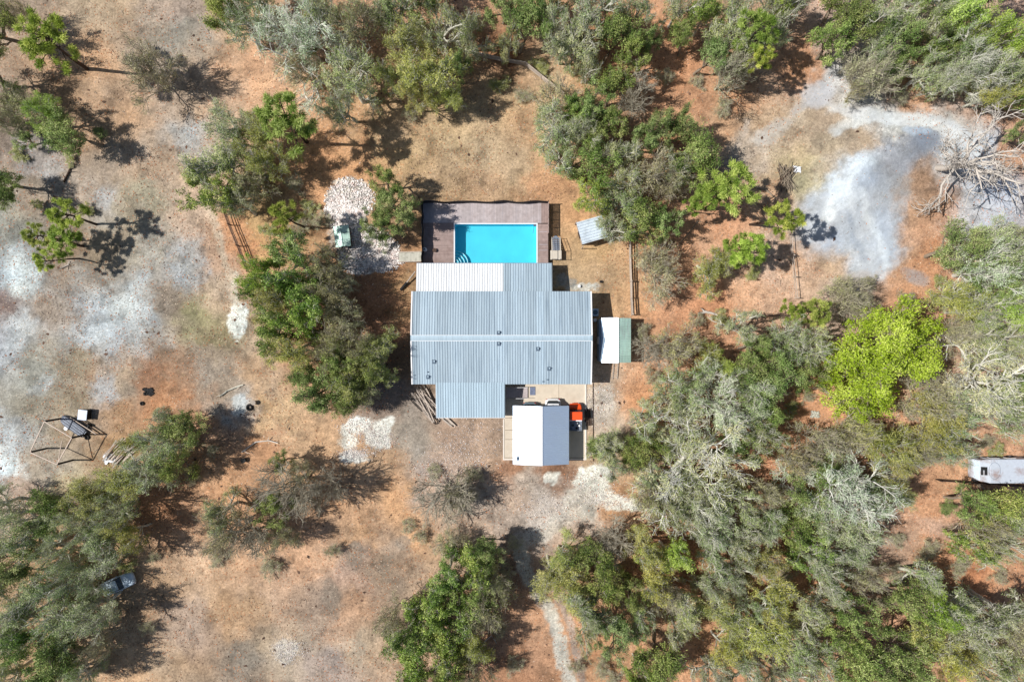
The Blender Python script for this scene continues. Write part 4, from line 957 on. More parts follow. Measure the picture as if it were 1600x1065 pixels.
# trailer tongue lying alongside
tr_ = empty('boat_trailer', P(140, 668, 0), 'narrow rusty boat trailer lying between the boat and the canopy shadow', 'trailer')
for off in (0, 5):
    mb = MB(); mb.bar(P(110+off*1.6, 652-off*.5, .4), P(152+off, 679-off*.4, .35), .09); mb.build('side_rail', 'wood_dark' if off else 'pipe_pale', tr_)
mb = MB(); mb.bar(P(138, 666, .33), P(131, 673, .33), .12); mb.build('axle', 'post_black', tr_)
for q in ((140, 664), (129, 675)):
    c = P(q[0], q[1], .3); mb = MB(); mb.T = rot(c.x, c.y, -33); mb.tube([(0, -.08, .28), (0, .08, .28)], .28, 16); mb.build('wheel', 'black', tr_)
def torus(name, px, py, R1, r1, label, mt='black', z=.12):
    c = P(px, py, z); mb = MB(); n = 20
    pts = [(c.x+R1*math.cos(t), c.y+R1*math.sin(t), z+gz(c.x, c.y)) for t in [i*2*math.pi/n for i in range(n+1)]]
    mb.tube(pts, r1, 8, cap=False); o = mb.build(name, mt, loc=(c.x, c.y, 0), smooth=True); tag(o, label, 'tyre'); return o
torus('old_tyre', 136, 683, .22, .1, 'small black tyre on the ground below the boat')
torus('old_tyre', 390, 636, .30, .14, 'black tyre lying beside the dark shade left of the lower house corner')
torus('old_tyre', 222, 630, .18, .09, 'black tyre in the reddish patch of the left field')
def bucket(px, py, r, h, m, label, name='bucket'):
    c = P(px, py, h); g0 = gz(c.x, c.y); root = empty(name, (c.x, c.y, g0), label, 'bucket')
    mb = MB(); mb.tube([(c.x, c.y, g0), (c.x, c.y, g0+h)], [r*.8, r], 16); mb.build('body', m, root)
    mb = MB(); mb.tube([(c.x, c.y, g0+h), (c.x, c.y, g0+h+.04)], r*1.06, 16); mb.build('lid', m, root)
bucket(103, 669, .24, .35, 'plastic_white', 'white lidded bucket standing inside the canopy frame')
bucket(440, 70, .3, .4, 'plastic_white', 'white lidded bucket lost among grey oaks at the top left')
bucket(380, 719, .3, .45, 'black', 'black lidded bucket in the shade right of the lower left oaks')
bucket(396, 629, .28, .5, 'wood_grey', 'grey rusty bucket next to the black tyre left of the house')
bucket(905, 447, .18, .3, 'plastic_white', 'small white bucket on pale gravel above the upper right house corner')
bucket(939, 440, .16, .25, 'black', 'small black bucket on the grass right of the pool porch')

# crumpled sheets, logs, boards
def boards(px, py, ang, n, L, spread, m, name, label, cat, zmax=.4, seed=1, jit=9, wr=(.08, .2)):
    rd = random.Random(seed); c = P(px, py, 0); root = empty(name, (c.x, c.y, 0), label, cat)
    for i in range(n):
        mb = MB(); t = math.radians(ang+rd.uniform(-jit, jit)); l = L*rd.uniform(.6, 1.1); ox = rd.uniform(-spread, spread); oy = rd.uniform(-.3, .3)*L*.3
        cx = c.x+math.cos(t+1.57)*ox+math.cos(t)*oy; cy = c.y+math.sin(t+1.57)*ox+math.sin(t)*oy; z = .06+i/n*zmax
        mb.bar((cx-math.cos(t)*l/2, cy-math.sin(t)*l/2, z), (cx+math.cos(t)*l/2, cy+math.sin(t)*l/2, z+rd.uniform(-.03, .12)), rd.uniform(*wr), .045)
        mb.build('board', m if rd.random() < .88 else 'wood_dark', root)
boards(668, 630, -54, 28, 4.4, .85, 'wood_grey', 'lumber_pile', 'pile of long grey boards and poles at the lower left house corner', 'lumber pile', .9, 2, 17, (.05, .13))
boards(700, 656, -48, 6, 1.9, .35, 'wood_grey', 'lumber_pile', 'few short boards poking out below the front porch roof', 'lumber pile', .3, 3)
boards(186, 706, 48, 16, 3.2, 1.0, 'wood_pale', 'board_heap', 'heap of bleached grey boards beside the lower left oaks', 'board heap', .5, 4)
boards(212, 708, 42, 5, 4.2, .8, 'wood_pale', 'pole_bundle', 'few thin pale poles lying in the yellow green oak at left', 'poles', .5, 5)
boards(918, 650, 88, 8, 2.0, .35, 'wood_dark', 'scrap_boards', 'dark scrap boards in the gravel strip right of the driveway', 'scrap boards', .2, 6)
boards(1225, 278, 84, 46, 3.6, .7, 'bark_mid', 'brush_pile', 'heap of dry brown branches above the rail fence beside the sand clearing', 'brush pile', .7, 12, 48, (.03, .07))
boards(806, 600, 0, 3, 1.0, .1, 'wood_grey', 'scrap_boards', 'short scrap boards tucked above the entrance ramp', 'scrap boards', .1, 9)
for (px, py, w_, lab) in ((651, 630, .5, 'black bent metal hoop leaning on the upper end of the lumber pile'), (672, 650, .5, 'black bent metal hoop lying at the lower end of the lumber pile')):
    A = P(px-5, py-5, .2); B = P(px+9, py+9, .2); c = (A+B)/2; d = (B-A).normalized(); s_ = Vector((-d.y, d.x, 0))*.25
    mb = MB(); pts = [A+s_, B+s_]+[B+s_*math.cos(t)+d*.25*math.sin(t) for t in (.6, 1.2, 1.9, 2.5)]+[B-s_, A-s_]+[A-s_*math.cos(t)-d*.25*math.sin(t) for t in (.6, 1.2, 1.9, 2.5)]+[A+s_]
    mb.tube(pts, .055, 8, cap=False); o = mb.build('metal_hoop', 'black', loc=(c.x, c.y, 0)); tag(o, lab, 'hoop', 'black metal hoops by the lumber pile')
# pole beside porch, with black end
pr = empty('leaning_pole', P(640, 440, 0), 'grey pole with a black end lying left of the white porch roof', 'pole')
mb = MB(); mb.tube([P(649, 424, .9), P(632, 446, .35)], .09, 8); mb.build('shaft', 'wood_grey', pr)
mb = MB(); mb.tube([P(636, 441, .4), P(626, 453, .22)], .17, 10); mb.build('black_end', 'black', pr)

def log(pts, r, m, name, label, cat='log', z=.18):
    q = []
    for (px, py) in pts:
        c = P(px, py, z); q.append(Vector((c.x, c.y, gz(c.x, c.y)+z*U(.7, 1.2))))
    mb = MB(); mb.tube(q, [r*(1-.5*i/len(q)) for i in range(len(q))], 8)
    for _ in range(3):
        k = random.randrange(len(q)-1); s0 = q[k].lerp(q[k+1], R()); d = Vector((U(-1, 1), U(-1, 1), .4))
        mb.tube([s0, s0+d*.5, s0+d*.9+Vector((U(-.2, .2), U(-.2, .2), 0))], [r*.5, r*.35, r*.12], 6)
    o = mb.build(name, m, loc=q[0], smooth=True); tag(o, label, cat)
log([(1092, 491), (1102, 487), (1112, 489), (1124, 493)], .2, 'bark_pale', 'fallen_log', 'short bleached log on the orange ground right of the tin shed')
log([(345, 618), (356, 610), (372, 603), (380, 601)], .10, 'bark_grey', 'fallen_branch', 'long thin grey branch on the ground left of the house', 'branch')
log([(1542, 40), (1552, 44), (1566, 50)], .18, 'bark_pale', 'fallen_log', 'bleached log lying among the top right oaks')
log([(1068, 534), (1090, 534), (1112, 537)], .10, 'bark_grey', 'fallen_branch', 'thin branch on orange ground above the shrubs, right of the green roofed shed', 'branch')
log([(1420, 985), (1428, 970), (1430, 960)], .18, 'bark_pale', 'dead_stump', 'pale broken snag among the lower right oaks', 'snag')
log([(378, 706), (400, 690), (420, 688), (434, 692)], .10, 'bark_pale', 'fallen_branch', 'pale curved branch below the dark shade left of the front porch', 'branch')
log([(60, 205), (68, 198), (70, 192)], .10, 'bark_mid', 'fallen_branch', 'short brown branch in the upper left field', 'branch')
log([(100, 285), (106, 272), (110, 262)], .13, 'bark_pine', 'fallen_log', 'charred black log lying in the upper left field')
log([(1548, 460), (1556, 486), (1562, 498)], .16, 'bark_pale', 'fallen_log', 'pale log in the oaks right of the lime green tree')
log([(94, 420), (106, 414), (108, 408)], .06, 'bark_pale', 'fallen_branch', 'small curved pale branch under the lowest left pine', 'branch')
log([(1170, 290), (1196, 296), (1214, 312)], .10, 'bark_mid', 'fallen_branch', 'brown branch on sandy soil between the pine groups', 'branch')
log([(756, 1002), (768, 992), (776, 1004)], .08, 'bark_pale', 'fallen_branch', 'pale forked branch at the bottom of the woods left of the track', 'branch')
log([(1090, 345), (1078, 362), (1062, 380)], .07, 'bark_mid', 'fallen_branch', 'thin branch on orange ground below the big pine clump', 'branch')
log([(1505, 158), (1520, 170)], .07, 'bark_grey', 'fallen_branch', 'thin grey stick above the bleached dead tree', 'branch')

# crumpled white sheets
def rag(px, py, w, m, label, name='crumpled_sheet', cat='sheet'):
    c = P(px, py, .1); g0 = gz(c.x, c.y); n = 9; rd = random.Random(int(px)); top = []; mb = MB()
    for j in range(n):
        for i in range(n):
            x = (i/(n-1)-.5)*w*(1+.25*rd.uniform(-1, 1)); y = (j/(n-1)-.5)*w*.8*(1+.25*rd.uniform(-1, 1))
            mb.v.append(Vector((c.x+x, c.y+y, g0+.06+rd.random()*.16)))
    for j in range(n-1):
        for i in range(n-1): k = j*n+i; mb.f.append((k, k+1, k+n+1, k+n)); mb.c.append(rd.random())
    o = mb.build(name, m, loc=(c.x, c.y, g0)); md = o.modifiers.new('thick', 'SOLIDIFY'); md.thickness = .03; tag(o, label, cat)
rag(1245, 265, .95, 'plastic_white', 'crumpled white plastic sheet beside the rail fence at the sand clearing')
rag(1273, 647, 1.0, 'wood_white', 'crumpled pale sheet on the orange ground below the lime green tree')
rag(172, 716, 1.5, 'plastic_white', 'crumpled silvery sheet on the heap of bleached boards')
rag(232, 612, 1.2, 'black', 'black plastic sheet in the reddish patch of the left field')

# rock bed: stones as ground cover
def rocks(name, spots, n, label, size=.17):
    pts = []
    while len(pts) < n:
        cx, cy, rx, ry = random.choice(spots); a = U(0, 6.283); r = math.sqrt(R()); pts.append((cx+rx*r*math.cos(a)*(1.0 if size > .1 else U(.6, 1.6))*U(.85, 1.12), cy+ry*r*math.sin(a)*(1.0 if size > .1 else U(.6, 1.6))*U(.85, 1.12)))
    n = len(pts); P0 = np.array(pts); xy = np.stack([(P0[:, 0]-800)/S, (532.5-P0[:, 1])/S], 1)
    z = ground_height(xy[:, 0], xy[:, 1])
    base = np.array([[1, 0, 0], [0, 1, 0], [-1, 0, 0], [0, -1, 0], [0, 0, .8], [0, 0, -.5]])
    tri = np.array([[0, 1, 4], [1, 2, 4], [2, 3, 4], [3, 0, 4], [1, 0, 5], [2, 1, 5], [3, 2, 5], [0, 3, 5]])
    s = size*rng.uniform(.35, 1.1, n); v = base[None]*(rng.uniform(.6, 1.2, (n, 6, 3)))*s[:, None, None]
    a = rng.uniform(0, 6.28, n); ca, sa = np.cos(a), np.sin(a)
    vx = v[..., 0]*ca[:, None]-v[..., 1]*sa[:, None]; vy = v[..., 0]*sa[:, None]+v[..., 1]*ca[:, None]
    V = np.stack([vx+xy[:, 0:1], vy+xy[:, 1:2], v[..., 2]+z[:, None]+.03], -1).reshape(-1, 3)
    T = (tri[None]+np.arange(n)[:, None, None]*6).reshape(-1, 3)
    me = mesh_np(name, V, T, np.repeat(rng.random(n), 8), [M['rock']]); o = bpy.data.objects.new(name, me); C.objects.link(o); tag(o, label, kind='stuff')
rocks('rock_bed', [(547, 312, 38, 34), (577, 392, 47, 33), (548, 350, 26, 28), (530, 330, 22, 26), (600, 405, 30, 20), (556, 405, 26, 22)], 8000, 'bed of crushed white rocks around the green hut')
rocks('shell_gravel', [(560, 668, 26, 16), (592, 685, 22, 16), (556, 708, 24, 8), (928, 752, 32, 24), (955, 780, 40, 12), (938, 628, 24, 30), (740, 690, 40, 40), (700, 720, 50, 30), (860, 790, 60, 20), (450, 1015, 22, 20)], 6500, 'scattered white shell gravel on the drive and yard', .075)

# ------------------------------------------------------------------ trees
up = np.array([0, 0, 1.0])
class Tree: pass
def grow_tree(kind, seed):
    rd = np.random.default_rng(seed)
    sp = dict(
     A=dict(h=8.5, tr=.34, trunk=.28, limbs=7, ang=(20, 78), lens=(3.7, 2.1, 1.25, .75), ch=(6, 5, 4), wob=.26, trop=.05),
     B=dict(h=8.5, tr=.26, trunk=.34, limbs=6, ang=(25, 75), lens=(3.2, 1.9, 1.15, .65), ch=(6, 5, 4), wob=.22, trop=.06),
     O=dict(h=8.0, tr=.22, trunk=.30, limbs=7, ang=(18, 66), lens=(3.8, 1.9, 1.1, .7), ch=(6, 5, 4), wob=.18, trop=.10),
     S=dict(h=6.5, tr=.16, trunk=.12, limbs=9, ang=(15, 75), lens=(3.4, 2.1, 1.4, 1.0), ch=(5, 5, 4), wob=.15, trop=.05),
     G=dict(h=9.5, tr=.30, trunk=.30, limbs=7, ang=(25, 80), lens=(4.0, 2.1, 1.2, .7), ch=(6, 5, 4), wob=.26, trop=.04),
     D=dict(h=7.0, tr=.17, trunk=.14, limbs=9, ang=(15, 72), lens=(3.6, 2.1, 1.3, .8), ch=(6, 5, 4), wob=.16, trop=.08),
     L=dict(h=10, tr=.3, trunk=.25, limbs=13, ang=(18, 80), lens=(3.7, 2.6, 1.4, .8), ch=(6, 6, 5), wob=.24, trop=.05),
     W=dict(h=10, tr=.36, trunk=.22, limbs=8, ang=(18, 80), lens=(4.6, 2.8, 1.6, 1.0), ch=(6, 5, 5), wob=.22, trop=.05),
     X=dict(h=10, tr=.27, trunk=.45, limbs=12, ang=(30, 95), lens=(3.6, 2.0, 1.2, .8), ch=(4, 4, 3), wob=.24, trop=.0),
    )
    if kind == 'Y': base = 'B'
    else: base = kind
    pls = {0: [], 1: [], 2: [], 3: [], 4: []}
    def nrm(v): return v/(np.linalg.norm(v)+1e-9)
    if kind == 'P':
        h = 12.0; pts = [np.zeros(3)]; d = nrm(np.array([rd.normal()*.06, rd.normal()*.06, 1]))
        for i in range(8): d = nrm(d+rd.normal(size=3)*.03); pts.append(pts[-1]+d*h/8)
        pls[0].append((np.array(pts), np.linspace(.19, .05, 9)))
        tips = []
        for k in range(18):
            t = .62+.38*(k/17)**.9; s = t*8; i = min(int(s), 7); p0 = pts[i]*(1-(s-i))+pts[i+1]*(s-i)
            az = k*2.4+rd.normal()*.3; L = (2.5*(1-((t-.72)/.4)**2*.75))*rd.uniform(.65, 1.1)
            d = nrm(np.array([math.cos(az), math.sin(az), .12+.9*(t-.6)/.4])); q = [p0]
            for j in range(4): d = nrm(d+np.array([0, 0, .10])+rd.normal(size=3)*.12); q.append(q[-1]+d*L/4)
            q = np.array(q); pls[1].append((q, np.linspace(.06, .025, 5))); tips.append((q[-1], d))
            for j in range(2):
                b = q[2+j % 2]; dd = nrm(d+rd.normal(size=3)*.7); e = b+dd*rd.uniform(.7, 1.1); pls[2].append((np.array([b, (b+e)/2+rd.normal(size=3)*.05, e]), np.array([.03, .025, .02]))); tips.append((e, dd))
        tips.append((pts[-1], up))
        return pls, tips, h
    c = sp[base]; h = c['h']
    pts = [np.zeros(3)]; d = nrm(np.array([rd.normal()*.15, rd.normal()*.15, 1])); n = 4; TL = h*c['trunk']
    for i in range(n): d = nrm(d+rd.normal(size=3)*.12); pts.append(pts[-1]+d*TL/n)
    pls[0].append((np.array(pts), np.linspace(c['tr'], c['tr']*.75, n+1)))
    tips = []
    lens = c['lens']; segs = (6, 4, 3, 3)
    def grow(p, d, L, r, lev):
        ns = segs[lev]; q = [p]; dd = d
        for i in range(ns):
            dd = nrm(dd+rd.normal(size=3)*c['wob']+up*c['trop']); q.append(q[-1]+dd*L/ns)
        q = np.array(q); last = lev == 3
        pls[lev+1].append((q, np.linspace(r, r*(.35 if not last else .3), ns+1)))
        if last: tips.append((q, dd)); return
        nc = c['ch'][lev]
        for k in range(nc):
            t = .28+.72*(k+rd.uniform(.1, .9))/nc; s = t*ns; i = min(int(s), ns-1); b = q[i]*(1-(s-i))+q[i+1]*(s-i)
            loc = nrm(q[i+1]-q[i]); a = rd.normal(size=3); a = nrm(a-loc*a.dot(loc)); a[2] *= .6
            th = rd.uniform(.45, 1.0); nd = nrm(loc*math.cos(th)+a*math.sin(th))
            grow(b, nd, lens[lev+1]*rd.uniform(.65, 1.15)*(1.1-.35*t), r*.48, lev+1)
    for k in range(c['limbs']):
        az = k*2*math.pi/c['limbs']+rd.normal()*.35; an = math.radians(rd.uniform(*c['ang'])) if k else .15
        d = np.array([math.sin(an)*math.cos(az), math.sin(an)*math.sin(az), math.cos(an)])
        t = rd.uniform(.55, 1); s = t*4; i = min(int(s), 3); b = pts[i]*(1-(s-i))+pts[i+1]*(s-i)
        grow(b, d, lens[0]*rd.uniform(.75, 1.2)*(1.25 if k == 0 else 1)*(.78+.3*math.sin(an)), c['tr']*rd.uniform(.38, .6), 0)
    return pls, tips, h

def loft_np(lines, nside):
    Vs = []; Qs = []; b = 0
    ang = np.arange(nside)*2*np.pi/nside; ca, sa = np.cos(ang), np.sin(ang)
    k = np.arange(nside); k2 = (k+1) % nside
    for q, r in lines:
        n = len(q); d = np.empty_like(q); d[1:-1] = q[2:]-q[:-2]; d[0] = q[1]-q[0]; d[-1] = q[-1]-q[-2]
        d /= np.linalg.norm(d, axis=1)[:, None]+1e-9
        ref = np.where(np.abs(d[:, 2:3]) < .9, up[None], np.array([[0, 1., 0]]))
        x = np.cross(d, ref); x /= np.linalg.norm(x, axis=1)[:, None]+1e-9; y = np.cross(d, x)
        V = q[:, None]+(x[:, None]*ca[None, :, None]+y[:, None]*sa[None, :, None])*r[:, None, None]
        Vs.append(V.reshape(-1, 3))
        i = b+np.arange(n-1)[:, None]*nside
        Qs.append(np.stack([i+k, i+k2, i+nside+k2, i+nside+k], -1).reshape(-1, 4)); b += n*nside
    if not Vs: return np.zeros((0, 3)), np.zeros((0, 4), int)
    return np.concatenate(Vs), np.concatenate(Qs)

def leaves(tips, kind, seed):
    rd = np.random.default_rng(seed+999)
    spec = dict(A=(11, .19, .42, .30, .42), B=(14, .20, .48, .28, .18), O=(14, .21, .34, .30, .30), Y=(20, .20, .48, .30, .18), L=(22, .17, .60, .24, .10), G=(15, .27, .52, .32, .10), S=(7, .18, .36, .28, .6), W=(9, .20, .36, .30, .6), D=(0, 0, 0, 0, 0), X=(0, 0, 0, 0, 0))
    if kind == 'P':
        C0 = []; D0 = []; vals = []
        for (p, d) in tips:
            n = 130; v = rd.normal(size=(n, 3)); v /= np.linalg.norm(v, axis=1)[:, None]; v = v+d*.55+up*.25; v /= np.linalg.norm(v, axis=1)[:, None]
            C0.append(p+v*.05+rd.normal(size=(n, 3))*.12); D0.append(v*rd.uniform(.22, .38, (n, 1))); vals.append(np.clip(.5+rd.normal()*.22+rd.normal(size=n)*.15, 0, 1))
        C0 = np.concatenate(C0); D0 = np.concatenate(D0); vals = np.concatenate(vals)
        s = np.cross(D0, rd.normal(size=D0.shape)); s /= np.linalg.norm(s, axis=1)[:, None]+1e-9; s *= .028
        V = np.stack([C0-s, C0+s, C0+D0+s*.5, C0+D0-s*.5], 1).reshape(-1, 3)
        return V, np.arange(len(V)).reshape(-1, 4), vals
    n, size, asp, spread, streak = spec[kind]
    if n == 0: return None
    Vs = []; vals = []
    T = len(tips)
    Q = np.array([t[0] for t in tips])  # T,4,3
    D = np.array([t[1] for t in tips])
    cl = rd.normal(size=T)*.16
    keep = (np.sin(Q[:, 2, 0]*1.9+seed)*np.sin(Q[:, 2, 1]*2.1+seed*3)+rd.normal(size=T)*.35) > (-.08 if kind == 'S' else -.30 if kind in 'AW' else -.8 if kind == 'L' else -.42 if kind in 'GO' else -.58)
    Q, D, cl = Q[keep], D[keep], cl[keep]; T = len(Q)
    # neighbouring twigs share tone
    mid = Q[:, 2]; cell = np.sin(mid[:, 0]*1.1+seed)*np.cos(mid[:, 1]*1.3+seed*2)+np.sin(mid[:, 2]*1.5+seed*.7)*.5
    cl = .48+cl*.7+cell*.25
    t = rd.random((T, n))*3; i = np.minimum(t.astype(int), 2); f = (t-i)[..., None]
    ar = np.arange(T)[:, None]
    pos = Q[ar, i]*(1-f)+Q[ar, i+1]*f + rd.normal(size=(T, n, 3))*spread*.55 - up*(.14 if kind in 'ASOW' else 0)
    st = rd.random((T, n)) < streak
    nrmv = rd.normal(size=(T, n, 3))*.62+up*.75; nrmv /= np.linalg.norm(nrmv, axis=2)[..., None]
    dr = D[:, None]*1.3+rd.normal(size=(T, n, 3))*np.where(st[..., None], .38, .9)
    dr = dr-nrmv*(dr*nrmv).sum(2)[..., None]; dr /= np.linalg.norm(dr, axis=2)[..., None]+1e-9
    sd_ = np.cross(nrmv, dr)
    L = np.where(st, size*2.3, size)*rd.uniform(.6, 1.3, (T, n)); Wd = np.where(st, .045, size*asp)*rd.uniform(.7, 1.2, (T, n))
    a = pos-dr*(L/2)[..., None]; b = pos+dr*(L/2)[..., None]; c = pos+sd_*(Wd/2)[..., None]+dr*(L*.08)[..., None]; d = pos-sd_*(Wd/2)[..., None]+dr*(L*.08)[..., None]
    V = np.stack([a, d, b, c], 2).reshape(-1, 3)
    v = cl[:, None]+rd.normal(size=(T, n))*.14+np.where(st, .28, 0)
    return V, np.arange(len(V)).reshape(-1, 4), np.clip(v, 0, 1).ravel()

VAR = {}
NV = dict(A=6, B=4, O=3, Y=2, L=1, G=2, P=4, S=3, D=3, X=1, W=3)
BARK = dict(W='bark_white', A='bark_grey', B='bark_mid', O='bark_grey', Y='bark_grey', L='bark_mid', G='bark_grey', P='bark_pine', S='twig_bare', D='twig_bare', X='bark_pale')
for kd, nv in NV.items():
    for k in range(nv):
        seed = ord(kd)*100+k
        pls, tips, h = grow_tree(kd, seed)
        tv, tq = loft_np(pls[0], 8)
        bl = loft_np(([(pls[0][0][0][1:], pls[0][0][1][1:]*.97)] if len(pls[0][0][0]) > 3 else [])+pls[1], 6) if kd != 'P' else loft_np([(pls[0][0][0][4:], pls[0][0][1][4:]*.97)]+pls[1]+pls[2], 5)
        bl2 = loft_np([(q, r*(1.25 if kd == 'A' else 1)) for q, r in pls[2]], 5) if kd != 'P' else (np.zeros((0, 3)), np.zeros((0, 4), int))
        th = kd in 'DXSAW'; bl3 = loft_np([(q, np.maximum(r*(1.15 if kd in 'AW' else 1), .028 if th else .02)) for q, r in pls[3]], 4); bl4 = loft_np([(q, np.maximum(r, .016 if th else .012)) for q, r in pls[4]], 3)
        bv = []; bq = []; off = 0
        for (v_, q_) in (bl, bl2, bl3, bl4):
            if len(v_): bv.append(v_); bq.append(q_+off); off += len(v_)
        bv = np.concatenate(bv); bq = np.concatenate(bq)
        lv = leaves(tips, kd, seed)
        ref = lv[0] if lv is not None else bv
        cxy = np.median(ref[:, :2], 0); rr = np.percentile(np.linalg.norm(ref[:, :2]-cxy, axis=1), 90); zt = np.percentile(ref[:, 2], 98)
        zc = np.median(ref[:, 2])/zt
        def nm(v):
            v = v.copy(); v[:, :2] /= rr; v[:, 2] /= zt; return v
        d = dict(trunk=mesh_np('trunk', nm(tv), tq, mats=[M[BARK[kd]]], smooth=True), branches=mesh_np('branches', nm(bv), bq, mats=[M[BARK[kd]]], smooth=True), off=cxy/rr, zc=zc)
        if lv is not None: d['crown'] = mesh_np('crown', nm(lv[0]), lv[1], lv[2], [LM[kd]])
        VAR[(kd, k)] = d

